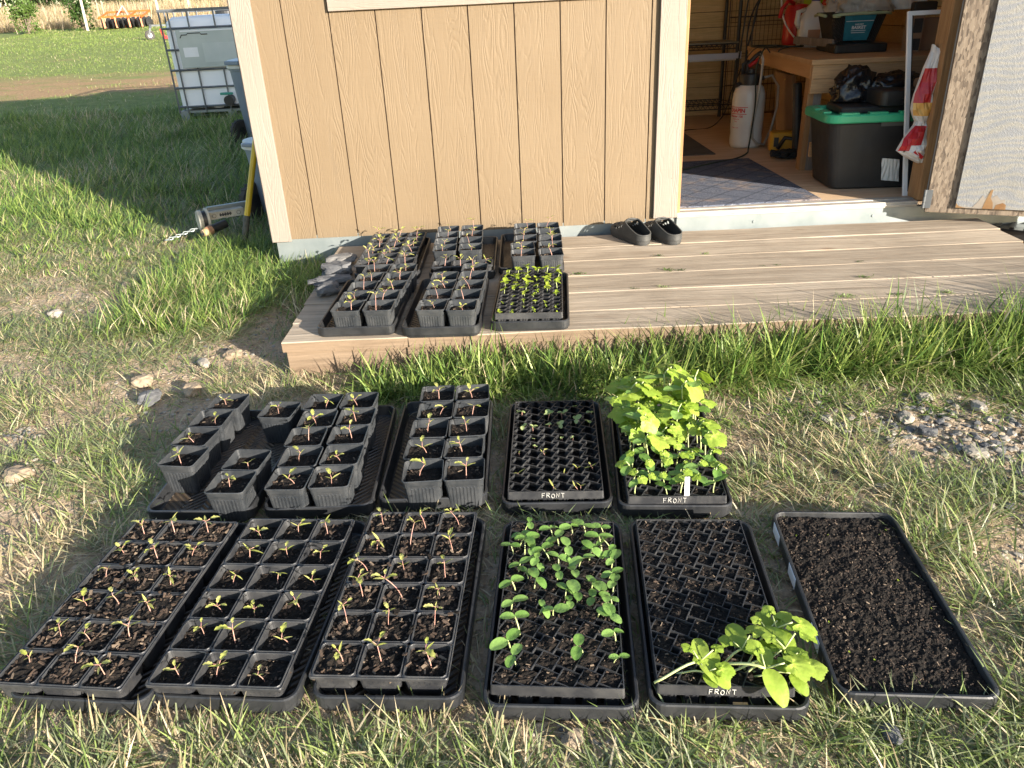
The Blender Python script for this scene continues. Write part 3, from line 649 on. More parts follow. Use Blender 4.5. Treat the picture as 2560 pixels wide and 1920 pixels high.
# flat of square cells on a pinwheel grid with small air holes between them
WX, WY, WROWS, WCOLS, WTH = .0387, .0402, 12, 6, R(-25)
def clipseg(a, c, w, l):
    t0, t1 = 0, 1; d = (c[0]-a[0], c[1]-a[1])
    for p, q in ((-d[0], a[0]+w), (d[0], w-a[0]), (-d[1], a[1]+l), (d[1], l-a[1])):
        if abs(p) < 1e-9:
            if q < 0: return None
        else:
            r = q/p
            if p < 0: t0 = max(t0, r)
            else: t1 = min(t1, r)
    return ((a[0]+d[0]*t0, a[1]+d[1]*t0), (a[0]+d[0]*t1, a[1]+d[1]*t1)) if t0 < t1-.02 else None
def wcell(i, j): return ((i-(WCOLS-1)/2)*WX, (j-(WROWS-1)/2)*WY)
def pinwheel_insert():
    b = MB(); hw, hl, H = .1185, .2435, .052; a = math.cos(WTH)/2; c, s = math.cos(WTH), math.sin(WTH)
    for i in range(-1, WCOLS+1):
        for j in range(-1, WROWS+1):
            cx, cy = wcell(i, j); cor = [(u, v) for u, v in ((-a, -a), (a, -a), (a, a), (-a, a))]
            cor = [(cx+WX*(c*u-s*v), cy+WY*(s*u+c*v)) for u, v in cor]
            for k in range(4):
                sg = clipseg(cor[k], cor[(k+1) % 4], hw-.001, hl-.001)
                if not sg: continue
                (x0, y0), (x1, y1) = sg; ln = math.hypot(x1-x0, y1-y0); an = math.atan2(y1-y0, x1-x0)
                h = .030+.0004*k+.0001*((i+j) % 3); zt = H-.0006*k-.0002*((i+2*j) % 3)
                b.box(((x0+x1)/2, (y0+y1)/2, zt-h/2), (ln-.0004*k, .0017, h), 0, Matrix.Rotation(an, 3, 'Z'))
    O = [rrect(2*hw+.003, 2*hl+.003, .004, H-.022, 2), rrect(2*hw+.004, 2*hl+.004, .004, H-.021, 2), rrect(2*hw+.001, 2*hl+.001, .004, H+.0004, 2), rrect(2*hw-.003, 2*hl-.003, .003, H+.0004, 2), rrect(2*hw-.003, 2*hl-.003, .003, H-.022, 2)]
    b.loft(O, 0, True)
    for i in range(WCOLS):
        for e, jj in ((-1, 0), (1, WROWS-1)):
            cx, cy = wcell(i, jj); yy = e*(hl-.012); b.bb(cx-.013, cx+.013, yy-.009, yy+.009, .005, H-.0215)
    for j in range(WROWS):
        for e in (-1, 1): cx, cy = wcell(0, j); b.bb(e*(hw-.012)-.009, e*(hw-.012)+.009, cy-.013, cy+.013, .0052, H-.0217)
    return b.mesh('insert', m_ins)
PINW = pinwheel_insert()
GLY = {'F': [[(0, 0), (0, 1), (.6, 1)], [(0, .55), (.45, .55)]], 'R': [[(0, 0), (0, 1), (.4, 1), (.58, .82), (.4, .58), (0, .52)], [(.2, .52), (.6, 0)]],
       'O': [[(.3+.3*math.cos(a), .5+.46*math.sin(a)) for a in [k*math.pi/7 for k in range(15)]]], 'N': [[(0, 0), (.03, 1), (.5, .05), (.58, 1)]], 'T': [[(-.02, 1), (.66, .97)], [(.33, .98), (.36, 0)]]}
def handwriting(txt, h, adv=.95, r=.0006):
    b = MB()
    for k, ch in enumerate(txt):
        for st in GLY[ch]:
            b.tube([((k*adv-len(txt)*adv/2+x)*h, 0, y*h+math.sin(k*2.3)*.0012) for x, y in st], r, 5)
    return b
def pinflat(x, y, rz, z, label, depth, plants, kind, skipsoil=(), front=None, seed=0, parts=True, amp=.0035, chips=5, h0=.045, sc=1.0):
    f = empty('cell_flat', (x, y, z), rz, label, 'seedling flat', 'flats of small pinwheel cells')
    place('insert', PINW, f); b = MB(); H = .052
    for i in range(WCOLS):
        for j in range(WROWS):
            cx, cy = wcell(i, j); d = depth(i, j) if callable(depth) else depth; d += random.uniform(-.002, .003)
            soil_grid(b, cx, cy, .0335, .0345, H-d, 7, 7, amp, seed+i*3+j, WTH, .001, chips, csz=.7)
    b.build('soil', SOILM, f)
    for n, pl in enumerate(plants):
        px, py = pl[:2]; kd = kind(n, px, py) if callable(kind) else kind
        seedling(f, kd, (px, py, H-.006 if not callable(depth) and depth < .012 else H-.012), sc if not callable(sc) else sc(n, px, py), pl[2] if len(pl) > 2 else ((random.uniform(-.7, .7)+px*6) if kd in ('cuke', 'cukelow') else None), parts)
    if front: 
        t = handwriting('FRONT', front, .95, .0007).build('lettering', m_chalk, f, (-.004 if front < .013 else .0, -.2466, .0355), (R(-4), 0, 0)); tag(t, 'handwritten word FRONT in silver marker')
    return f

random.seed(11)
# rows on the ground, nearest first
tray(.3252, -2.451, -.122, 'black drip tray, leftmost in the nearest row, under a bark-filled flat')
tray(.5951, -2.464, -.1087, 'black drip tray, second from left in the nearest row')
tray(.8877, -2.4806, -.072, 'black drip tray, third from left in the nearest row')
tray(1.2044, -2.5199, -.0847, 'black drip tray holding the flat of paired oval green leaves')
tray(1.5012, -2.5378, -.092, 'black drip tray under the flat with big leaves at its front right corner')
tray(.3304, -1.863, -.0656, 'black drip tray with seven pots and a muddy ribbed floor, leftmost of middle row')
tray(.6192, -1.8713, -.001, 'black drip tray with ten pots, second from left in the middle row')
tray(.9154, -1.8585, -.0275, 'black drip tray with ten pots, third from left in the middle row')
tray(1.2378, -1.9049, -.0622, 'black drip tray under the sparse flat marked FRONT in the middle row')
tray(1.5334, -1.9415, -.0915, 'black drip tray under the dense leafy flat marked FRONT')
flat18(.291, -2.459, -.125, .006, 'flat of eighteen bark-filled cells with small seedlings, leftmost in nearest row', .007, 'tom', seed=10, amp=.006, chips=46, mound=.003, over=34, sc=.95)
flat18(.580, -2.477, -.100, .006, 'flat of eighteen half-filled cells with small seedlings, second from left in nearest row', .018, 'tom', seed=60, amp=.005, chips=34, sc=.98)
flat18(.876, -2.474, -.085, .006, 'flat of eighteen cells with taller purple-stemmed seedlings, third from left in nearest row', .010, lambda i, j: 'tall' if (i+j) % 4 else 'tom', seed=90, amp=.006, chips=40, mound=.004, over=20, sc=.95)
D_PL = [(-0.086, 0.196), (-0.099, 0.165), (-0.094, 0.141), (-0.021, 0.178), (0.024, 0.19), (0.054, 0.187), (0.094, 0.194), (-0.007, 0.151), (0.008, 0.114), (-0.105, 0.112), (-0.081, 0.117), (-0.05, 0.108), (-0.023, 0.09), (-0.056, 0.08), (-0.05, 0.058), (-0.09, 0.054), (-0.068, 0.031), (-0.005, 0.068), (-0.007, 0.032), (-0.054, -0.001), (-0.093, -0.002), (0.039, 0.077), (0.035, 0.04), (0.067, 0.121), (0.06, 0.092), (0.089, 0.126), (0.109, 0.142), (0.113, 0.104), (0.118, 0.071), (0.102, 0.04), (0.065, 0.006), (0.081, -0.0), (0.11, -0.004), (0.011, -0.027), (0.017, -0.055), (0.035, -0.039), (0.064, -0.034), (0.105, -0.041), (-0.097, -0.066), (-0.041, -0.075), (-0.012, -0.075), (0.075, -0.078), (0.104, -0.079), (-0.075, -0.127), (-0.091, -0.162), (-0.077, -0.204), (0.047, -0.171), (0.118, -0.14), (0.102, -0.193)]
D_PL = [(max(-.105, min(.108, x)), y+.012) for x, y in D_PL]
pinflat(1.202, -2.522, -.1, .004, 'pinwheel-cell flat of paired round green cotyledons in the nearest row', .003, D_PL, 'sprout', seed=3, amp=.005, chips=9, sc=.84)
E_PL = [(-.066, -.232, .3), (-.055, -.262, -.4), (.022, -.20, .4), (.075, -.150, .9), (.115, -.150, .2), (.105, -.225, -.1), (.118, -.200, .3), (.120, -.262, -.3), (.045, -.262, -.4), (.06, -.225, 0)]
E_PL = [(max(-.1, min(.112, x+.018)), max(-.23, y+.018), a) for x, y, a in E_PL]
eflat = pinflat(1.495, -2.538, -.088, .004, 'pinwheel-cell flat mostly bare with big floppy leaves at its front right corner', .005, E_PL, 'flop', front=.0105, seed=21, amp=.004, chips=8)
MB().bb(.012, .038, -.262, -.252, .004, .024).build('wood_tag', m_bench, eflat, (0, 0, 0), bevel=.001)
M4_PL = [(-0.096, 0.162), (-0.019, 0.143), (0.022, 0.158), (0.061, 0.204), (0.108, 0.162), (0.062, 0.113), (0.1, 0.108), (-0.091, 0.085), (-0.062, 0.076), (-0.017, 0.086), (0.017, 0.084), (-0.059, 0.025), (0.02, 0.022), (0.05, 0.018), (-0.055, -0.021), (-0.097, -0.053), (-0.027, -0.055), (0.058, -0.126), (0.099, -0.127), (-0.098, -0.158), (0.024, -0.156), (0.057, -0.227), (0.063, -0.228), (-0.004, -0.228)]
pinflat(1.235, -1.912, -.065, .004, 'sparse pinwheel-cell flat marked FRONT with a few pale sprouts', lambda i, j: .016 if j < 6 else .019, M4_PL, lambda n, x, y: 'bras' if n < 15 else 'tiny', front=.0125, seed=33, amp=.004, chips=4, sc=lambda n, x, y: 1.15 if n < 11 else (.55 if n < 17 else .75))
M5_PL = [(wcell(i, j)[0]+random.uniform(-.008, .008), wcell(i, j)[1]+random.uniform(-.008, .008)) for j in range(WROWS) for i in range(WCOLS) if not (j < 1 and i in (1, 4)) and random.random() < .97]
m5 = pinflat(1.531, -1.958, -.075, .004, 'crowded pinwheel-cell flat marked FRONT full of bright green lobed leaves', .009, M5_PL, lambda n, x, y: 'cuke' if y > -.06+random.uniform(-.08, .05) else ('cukelow' if y > -.16 or random.random() < .5 else 'sprout'), front=.0125, seed=44, sc=lambda n, x, y: 1.36 if y > .08 else (1.18 if y > -.02 else 1.0))
b = MB(); b.bb(-.006, .006, -.2475, -.2468, .008, .078); b.build('plant_label', m_paper, m5, (.006, -.0002, 0), (R(-6), 0, R(4)))

NUM = ['front', 'second', 'third', 'fourth', 'back']
def pot_rows(pos, rz, z, where, kinds, parts=True, sc=1):
    for k, (x, y, side, row) in enumerate(pos):
        pot(x, y, rz+random.uniform(-.05, .05), z, '%s pot of the %s column in the %s tray' % (row, side, where), random.choice(kinds), parts, sc)
M1P = [(.231, -1.958, 'left', 'front'), (.226, -1.852, 'left', 'second'), (.235, -1.746, 'left', 'third'), (.252, -1.64, 'left', 'back'), (.401, -2.098, 'middle', 'nearest'), (.411, -1.992, 'middle', 'rear'), (.428, -1.712, 'right', 'lone back')]
pot_rows(M1P, -.12, .004, 'leftmost middle-row', ['tom', 'tom', 'tiny'])
pot_rows([(x, y, s, NUM[k]) for k, r_ in enumerate([((.550, -2.096), (.656, -2.096)), ((.554, -1.99), (.664, -1.99)), ((.545, -1.884), (.662, -1.885)), ((.556, -1.780), (.668, -1.780)), ((.552, -1.675), (.660, -1.674))]) for (x, y), s in zip(r_, ('left', 'right'))], -.05, .004, 'second-from-left middle-row', ['tom'])
pot_rows([(x, y, s, NUM[k]) for k, r_ in enumerate([((.888, -2.089), (.993, -2.092)), ((.883, -1.982), (.988, -1.985)), ((.888, -1.872), (.994, -1.875)), ((.898, -1.764), (1.003, -1.767)), ((.897, -1.656), (1.003, -1.660))]) for (x, y), s in zip(r_, ('left', 'right'))], -.02, .004, 'third-from-left middle-row', ['tom'])

# soil-filled tray on the far right
ft = empty('soil_tray', (1.8364, -2.5342, 0), -.1028, 'black tray filled with dark potting soil at the right end of the nearest row', 'tray')
place('tray', TRAY, ft); b = MB(); soil_grid(b, 0, 0, TW-.022, TL-.022, .025, 84, 164, .0042, 5, 0, .003, 1500, csz=.6); b.build('soil', SOILM, ft)
for k in range(9): seedling(ft, 'lime', (random.uniform(-.11, .11), random.uniform(-.22, .25), .026), .22, None, False)
for yy in (.20, .055, -.125): MB().bb(-.1402, -.1391, yy-.028, yy+.028, .008, .034).build('plant_label', m_white, ft, (0, 0, 0))

# trays on the deck
DZ = .1215
tray(.5932, -.9581, -.0388, 'black drip tray with ten pots at the front left of the deck', DZ)
tray(.8986, -.9985, -.0535, 'black drip tray with nine pots, front middle on the deck', DZ)
tray(1.2169, -.9874, -.0774, 'black drip tray under the flat of lime green sprouts on the deck', DZ)
tray(.622, -.352, -.02, 'black drip tray at the back left of the deck, under a flat of cells', DZ)
tray(.945, -.395, -.03, 'black drip tray at the back middle of the deck with pots at its left', DZ)
tray(1.238, -.368, -.03, 'black drip tray at the back right of the deck with ten pots', DZ)
pz = DZ+.0035
pot_rows([(x, y, s, NUM[k]) for k, r_ in enumerate([((.556, -1.174), (.668, -1.182)), ((.565, -1.067), (.676, -1.075)), ((.577, -.960), (.688, -.968)), ((.586, -.853), (.697, -.861)), ((.600, -.746), (.709, -.754))]) for (x, y), s in zip(r_, ('left', 'right'))], -.06, pz, 'front left deck', ['tom', 'tall', 'tom'], False, 1.0)
pot_rows([(x, y, s, NUM[k]) for k, r_ in enumerate([((.857, -1.204), (.963, -1.222)), ((.872, -1.097), (.976, -1.113)), ((.879, -.989), (.985, -1.004)), ((.884, -.883), (.992, -.896))]) for (x, y), s in zip(r_, ('left', 'right'))]+[(.999, -.789, 'right', 'back')], -.06, pz, 'front middle deck', ['tom', 'tom', 'tall'], False, 1.0)
pot_rows([(x, y, s, NUM[k]) for k, r_ in enumerate([((.862, -.493), (.974, -.499)), ((.861, -.386), (.973, -.390)), ((.860, -.280), (.972, -.284)), ((.861, -.174), (.974, -.177))]) for (x, y), s in zip(r_, ('left', 'right'))], -.02, pz, 'back middle deck', ['tom', 'tall'], False, 1.0)
pot_rows([(x, y, s, NUM[k]) for k, r_ in enumerate([((1.197, -.624), (1.313, -.634)), ((1.199, -.519), (1.319, -.524)), ((1.216, -.405), (1.325, -.415)), ((1.219, -.298), (1.327, -.305)), ((1.222, -.19), (1.329, -.197))]) for (x, y), s in zip(r_, ('left', 'right'))], -.02, pz, 'back right deck', ['tom', 'tall'], False, 1.0)
random.seed(5)
flat18(.612, -.330, -.03, DZ+.006, 'flat of eighteen cells with seedlings at the back left of the deck', .020, 'tom', parts=False, seed=130, chips=10, sc=1.3)
flat18(.940, -.618, -.03, DZ+.006, 'short strip of three joined cells at the back middle of the deck', .020, 'tom', rows=1, mesh=INS3, parts=False, seed=150, chips=8, sc=1.2)
T3_PL = [(-0.101, 0.159), (-0.06, 0.156), (-0.02, 0.162), (0.021, 0.113), (0.066, 0.155), (0.103, 0.142), (-0.101, 0.061), (-0.059, 0.066), (-0.017, 0.063), (0.023, 0.026), (0.061, 0.023), (0.1, 0.028), (-0.099, -0.015), (-0.062, 0.007), (-0.02, 0.004), (0.022, -0.033), (0.062, -0.011), (0.097, -0.047), (-0.098, -0.12), (-0.063, -0.075), (-0.021, -0.046), (0.014, -0.065), (0.058, -0.131), (-0.063, -0.13), (-0.021, -0.125), (0.021, -0.128), (0.059, -0.176), (0.097, -0.164), (-0.105, -0.209), (-0.064, -0.153), (-0.022, -0.171), (0.015, -0.196), (0.097, -0.201), (-0.104, -0.228), (-0.06, -0.227), (0.017, -0.23), (0.102, -0.23), (0.058, 0.083), (-0.022, -0.094)]
T3_PL += [(wcell(i, 11)[0], .222) for i in range(6)]+[(-.06, .11), (.066, .11), (-.02, .115), (.1, .09)]
pinflat(1.2125, -.985, -.075, DZ+.004, 'pinwheel-cell flat of tiny lime green sprouts at the front right of the deck trays', .017, T3_PL, 'lime', seed=70, parts=False, chips=2, sc=lambda n, x, y: 1.6 if y > .0 else (1.15 if y > -.08 else .7))

# ------------------------------------------------------------------ stones
def stone_mesh(name, sx, sy, sz, seed, mat, sub=3, rough=.22, ang=.0):
    bm = bmesh.new(); bmesh.ops.create_icosphere(bm, subdivisions=sub, radius=1)
    for v in bm.verts:
        n = mnoise.noise(v.co*1.3+Vector((seed*7.3, seed, 0)))*rough*1.6+mnoise.noise(v.co*3.5+Vector((seed, 0, seed*3)))*rough*.6+mnoise.noise(v.co*8+Vector((seed, 2, seed*3)))*rough*.22
        co = v.co*(1+n); co = Vector((max(-.95, min(.97, co.x)), max(-.96, min(.92, co.y)), max(-.85, min(.86, co.z)))); v.co = Vector((co.x*sx/2, co.y*sy/2, co.z*sz/2))
    me = bpy.data.meshes.new(name); bm.to_mesh(me); bm.free(); me.materials.append(mat); return me
def stone(loc, size, seed, mat, label, rz=0, rough=.25, group=None):
    o = place('stone', stone_mesh('stone', *size, seed, mat, 3, rough), None, loc, (0, 0, rz)); return tag(o, label, 'stone', group)
m_pages = M('weathered_paper_stone', (.085, .083, .082), (.18, .172, .163), 10, (1, 1, 5), rough=.9, bump=.5, bscale=16, bd=.008)
stone((.375, -.345, DZ+.022), (.15, .09, .05), 1, m_pages, 'pale flat-topped rock on the deck edge, nearest the shed wall', .3)
stone((.385, -.515, DZ+.028), (.14, .12, .07), 2, m_stoneg, 'grey rounded layered rock on the deck edge, second from the wall', .1)
stone((.378, -.640, DZ+.020), (.19, .09, .05), 3, m_stoneg, 'long jagged grey rock lying on the deck edge', .25, .35)
stone((.395, -.765, DZ+.024), (.10, .08, .06), 4, m_stoneg, 'small blocky grey rock on the deck edge, nearest the camera', .5, .3)
GS = [(-.189, -1.265, .085, .055, .05, m_stonet, 'smooth tan stone on bare dirt left of the pots'), (-.89, -.50, .06, .05, .04, m_stone, 'pale round stone in the grass left of the deck'),
      (-.02, -1.125, .08, .04, .03, m_stone, 'pale flat stone on the gravel between the grass and the pots'), (.07, -1.06, .075, .055, .035, m_stonet, 'broad tan stone at the edge of the bare dirt'),
      (-.11, -1.40, .10, .06, .05, m_stoneg, 'grey stone just inside the pot shadow'), (.02, -1.36, .07, .06, .05, m_stonet, 'brown stone behind the leftmost pots'), (2.05, -1.77, .04, .035, .025, m_stone, 'small pale stone left of the gravel patch'),
      (2.28, -1.78, .065, .045, .03, m_stone, 'largest pale rock in the gravel patch'), (2.30, -1.87, .055, .04, .025, m_stoneg, 'grey rock in front of the largest gravel rock'), (2.40, -1.66, .055, .045, .025, m_stone, 'pale rock at the back of the gravel patch'),
      (2.52, -1.74, .06, .04, .03, m_stone, 'pale rock at the right of the gravel patch'), (2.37, -1.99, .065, .04, .03, m_stone, 'flat rock at the front of the gravel patch'), (1.20, -2.83, .045, .035, .02, m_stonet, 'brown stone in the straw in front of the nearest trays'),
      (1.74, -2.85, .045, .03, .02, m_stoneg, 'grey stone in the grass in front of the soil tray'), (-.62, -1.93, .10, .06, .05, m_stonet, 'tan stone in the straw at the left edge'), (-1.18, -.58, .12, .06, .04, m_stonet, 'flat tan rock on the bare bank at left'),
      (-.72, -.17, .16, .05, .04, m_stonet, 'long tan stone lying in the left grass'), (-.3, -1.86, .08, .06, .04, m_stonet, 'dull brown stone beside the leftmost nearest tray'), (-.42, .35, .10, .06, .05, m_stoneg, 'grey stone in shade by the metal jack')]
for k, (x, y, a, c, h, mt, lb) in enumerate(GS): stone((x, y, float(gz(y))+h*.12), (a, c, h), 20+k, mt, lb, k*1.1, .28)
def gravel():
    proto = []
    for k in range(6):
        me = stone_mesh('g', 1, 1, .75, 60+k, m_stone, 1, .3); proto.append((np.array([v.co[:] for v in me.vertices]), np.array([tuple(p.vertices) for p in me.polygons]))); bpy.data.meshes.remove(me)
    V = []; F = []; MI = []; nb = 0
    n = 0
    while n < 5600:
        q_ = random.random()
        if q_ < .36: cx, cy, a, c = random.choice(BARE[:2]); x = random.gauss(cx, a*.6); y = random.gauss(cy, c*.6)
        elif q_ < .66: cx, cy, a, c = random.choice(BARE[2:]); x = random.gauss(cx, a*.55); y = random.gauss(cy, c*.6)
        else: x, y = random.uniform(-2.6, 3.3), random.uniform(-3.1, .4)
        if y > -1.26 and .3 < x < 3.45: continue
        n += 1; s = .004+(.024 if q_ < .36 else .013)*random.random()**3; v, f = random.choice(proto); a = random.uniform(0, 6.3)
        p = v*np.array([s*random.uniform(.8, 1.5), s, s*.8]); ca, sa = math.cos(a), math.sin(a)
        V.append(np.stack([p[:, 0]*ca-p[:, 1]*sa+x, p[:, 0]*sa+p[:, 1]*ca+y, p[:, 2]+float(gheight(np.array(x), np.array(y)))+s*.12], -1)); F.append(f+nb); nb += len(v); MI += [random.choice((0, 0, 1, 2))]*len(f)
    me = bpy.data.meshes.new('gravel'); me.from_pydata(np.concatenate(V).tolist(), [], np.concatenate(F).tolist())
    for m in (m_stone, m_stonet, m_stoneg): me.materials.append(m)
    me.polygons.foreach_set('material_index', MI); tag(place('gravel', me), 'loose pale gravel scattered over bare patches of dirt', 'gravel', kind='stuff')
gravel()

# ------------------------------------------------------------------ clogs
def clog(x, y, rz, mirror, label):
    c = empty('clog', (x, y, DZ), rz, label, 'clog', 'pair of dark clogs by the doorway')
    L = .275; NS, NA = 60, 48
    def half(t):  # half width along the foot, heel 0 to toe 1
        w = .036+.016*math.sin(min(1, t*1.15)*math.pi/2*1.25)
        if t < .14: w *= math.sqrt(max(0, 1-((.14-t)/.14)**2))
        if t > .78: w *= math.sqrt(max(.0, 1-((t-.78)/.225)**2))
        return w
    def off(t): return mirror*.010*math.sin(t*math.pi)*(t)
    def dome(t):
        h = .110 if t < .44 else .060+.050*math.exp(-((t-.44)/.16)**2)
        if t > .84: h *= math.sqrt(max(.03, 1-((t-.84)/.165)**2))
        return h
    bm = bmesh.new()
    holes = [(t, p) for t, ps in ((.62, (.38, 1.0)), (.70, (.0, .62, 1.08)), (.78, (.33, .95)), (.86, (.0, .6)), (.54, (1.05,))) for p in ps]
    cut = lambda t: .047+.108*max(0, t-.02)**1.25
    T0 = .50; ts = [.5*(1-math.cos(math.pi*k/96)) for k in range(97)]
    def pt(t, a, sg):
        cz = max(0, math.cos(a))**.62; sx = sg*abs(math.sin(a))**.75
        return Vector((off(t)+half(t)*sx*(1-.08*cz), (t-.5)*L, .020+(dome(t)-.020)*cz))
    def acut(t):
        if t >= T0 or dome(t) <= cut(t): return 0.0
        return math.acos(max(0, min(1, ((cut(t)-.020)/(dome(t)-.020)))**(1/.62)))
    for sg in (-1, 1):
        g = []
        for t in ts:
            ac = acut(t); g.append([(bm.verts.new(pt(t, lerp(math.pi/2, ac, u/34), sg)), lerp(math.pi/2, ac, u/34)) for u in range(35)])
        for q in range(len(ts)-1):
            t = (ts[q]+ts[q+1])/2
            for u in range(34):
                a = g[q][u][1]
                if t > .5 and any(((t-ht)*L/.0072)**2+((a-hp)*.047/.0072)**2 < 1 for ht, hp in holes): continue
                f = (g[q][u][0], g[q+1][u][0], g[q+1][u+1][0], g[q][u+1][0]); bm.faces.new(f if sg < 0 else f[::-1])
    bmesh.ops.remove_doubles(bm, verts=bm.verts[:], dist=.0004)
    bmesh.ops.delete(bm, geom=[v for v in bm.verts if not v.link_faces], context='VERTS')
    bmesh.ops.recalc_face_normals(bm, faces=bm.faces[:])
    for f in bm.faces: f.smooth = True
    me = bpy.data.meshes.new('upper'); bm.to_mesh(me); bm.free(); me.materials.append(m_croc)
    u = place('upper', me, c); sm = u.modifiers.new('thick', 'SOLIDIFY'); sm.thickness = .0055; sm.offset = 0
    s2 = u.modifiers.new('smooth', 'SUBSURF'); s2.levels = s2.render_levels = 1
    rim = [pt(t, acut(t), -1) for t in ts if t <= .51][::-1]+[pt(t, acut(t), 1) for t in ts if t <= .51]
    MB().tube(rim+rim[:2], .0042, 8).build('rim', m_croc, c, smooth=True)
    b = MB(); lp = []
    for z, k in ((0, .90), (.004, .97), (.010, 1.0), (.013, .97), (.016, 1.03), (.024, 1.03), (.0265, .98)):
        pts = [(off(i/30)+half(i/30)*k, (i/30-.5)*L*(.985 if k < .95 else 1.0), z+(.012*max(0, (i/30-.82)/.18)**2 if z < .02 else 0)) for i in range(31)]+[(off(i/30)-half(i/30)*k, (i/30-.5)*L, z+(.012*max(0, (i/30-.82)/.18)**2 if z < .02 else 0)) for i in range(30, -1, -1)]
        lp.append(pts)
    b.loft(lp, 0, True, True, True); b.build('sole', m_croc, c, smooth=True, angle=50)
    b = MB(); top = [(off(i/30)+half(i/30)*.9, (i/30-.5)*L*.96, .0275) for i in range(31)]+[(off(i/30)-half(i/30)*.9, (i/30-.5)*L*.96, .0275) for i in range(30, -1, -1)]
    b.raw(top, [tuple(range(len(top)))]); b.build('footbed', m_crocin, c)
    return c
clog(1.722, -.165, R(24), 1, 'left of two dark grey perforated clogs, toes against the shed wall')
clog(1.872, -.175, R(19), -1, 'right of two dark grey perforated clogs, beside the door threshold')

# ------------------------------------------------------------------ weeds in the deck gaps
def weed(x, y, s):
    b = MB()
    for k in range(26):
        a = random.uniform(0, 6.3); l = random.uniform(.012, .035)*s; h = random.uniform(.002, .016)*s; w = random.uniform(.0015, .004)*s; bx, by = random.gauss(0, .016)*s, random.gauss(0, .002)
        ca, sa = math.cos(a), math.sin(a)
        b.raw([(bx-sa*w*.3, by+ca*w*.3, 0), (bx+sa*w*.3, by-ca*w*.3, 0), (bx+ca*l*.6+sa*w, by+sa*l*.6-ca*w, h), (bx+ca*l*.6-sa*w, by+sa*l*.6+ca*w, h), (bx+ca*l, by+sa*l, h*.8)], [(0, 1, 2, 3), (3, 2, 4)])
    o = b.build('weed', m_bras if random.random() < .4 else m_bush, None, (x, y, DZ-.004), (0, 0, 0)); tag(o, 'small green weed sprouting from a gap between the deck boards', 'weed', 'weeds in the deck gaps')
for x, y, s in ((1.425, -.655, 1.1), (1.807, -.662, 1.2), (1.745, -.868, .9), (1.63, -.866, .6), (2.012, -.458, .8), (1.803, -.455, .9), (2.255, -.668, .7), (2.20, -.668, .5), (2.531, -.872, 1), (2.60, -.673, .6), (2.38, -1.078, 1.3), (2.568, -1.082, 1), (2.75, -1.085, 1.1), (1.86, -.668, .7)): weed(x, y, s*.75)

# ------------------------------------------------------------------ inside the shed
FZ = .2
b = MB(); pts = [(1.80, .10), (2.05, .058), (2.085, .056), (2.723, .086), (2.702, 1.25), (1.80, 1.215)]
lp = [[(x, y, FZ) for x, y in pts], [(x, y, FZ+.009) for x, y in pts]]
b.loft(lp, 0, True, True, True); tag(b.build('doormat', m_rug, bevel=.002), 'blue-grey quilted doormat just inside the doorway', 'doormat')
tag(MB().bb(1.7, 2.55, 1.47, 3.0, FZ+.0005, FZ+.006).build('rubber_mat', m_rubber, None, (0, 0, 0)), 'dark grey rubber mat on the floor behind the doormat', 'mat')
def sprayer(x, y):
    s = empty('pump_sprayer', (x, y, FZ), .0, 'white pump sprayer with black cap and red lettering on the shed floor', 'sprayer')
    body = MB().lathe([(0, .012), (.07, .006), (.098, .0), (.106, .02), (.108, .05), (.104, .09), (.108, .13), (.108, .30), (.104, .345), (.09, .385), (.068, .402), (.064, .42)], 36).build('tank', m_milky, s, smooth=True)
    MB().lathe([(.064, .395), (.070, .396), (.072, .45), (.066, .468), (.03, .474), (.028, .50), (0, .502)], 28).build('collar', m_dark, s, smooth=True, angle=35)
    h = MB(); h.tube([(-.03, 0, .47), (-.02, .01, .53), (.03, .01, .58), (.06, 0, .60)], .014, 10); h.tube([(-.055, 0, .46), (-.06, 0, .53), (-.02, 0, .55)], .01, 8); h.build('pump_handle', m_dark, s, smooth=True)
    MB().tube([(-.02, -.012, .515), (.045, -.012, .56)], .012, 10).build('grip', m_red, s, smooth=True)
    MB().tube([(.02, -.11, .60), (.035, -.117, .56), (.03, -.125, .45), (.018, -.128, .3), (.0, -.125, .15), (.01, -.12, .07), (.05, -.11, .03), (.11, -.06, .015), (.17, .0, .10), (.205, .02, .25), (.20, .02, .38), (.15, .02, .45), (.09, .0, .44)], .0085, 10).build('hose', M('hose_cream', (.34, .30, .25), (.42, .38, .32), 9, rough=.4), s, smooth=True)
    MB().tube([(.09, 0, .44), (.075, 0, .435)], .014, 10).build('nozzle', m_dark, s)
    MB().tube([(-.10, -.02, .40), (-.075, -.01, .41)], .014, 10).build('valve', m_dark, s)
    for txt, sz, z, bd, a0 in (('CHAPIN', .036, .245, .0012, -.115), ('Premier 100', .021, .208, .0004, -.10), ('3 GALLON', .012, .190, 0, -.09), ('Tank', .012, .175, 0, -.08), ('Made in USA', .010, .135, 0, -.10)):
        me = text_mesh(txt, sz, m_ink, 'lettering', bd, .0002)
        for v in me.vertices:
            a = (v.co.x)/.1088-1.05+.0; r = .1092+v.co.z; v.co = Vector((r*math.sin(a), -r*math.cos(a), z+v.co.y))
        place('lettering', me, s)
    f = MB()
    for z0, z1, a0, a1 in ((.265, .269, -.75, .75), (.222, .226, -.75, .7)):
        n = 14; f.loft([[(.1094*math.sin(-1.05+lerp(a0, a1, i/n)), -.1094*math.cos(-1.05+lerp(a0, a1, i/n)), z) for i in range(n+1)] for z in (z0, z1)], 0, False)
    f.build('label_line', m_ink, s)
sprayer(2.822, 1.735)
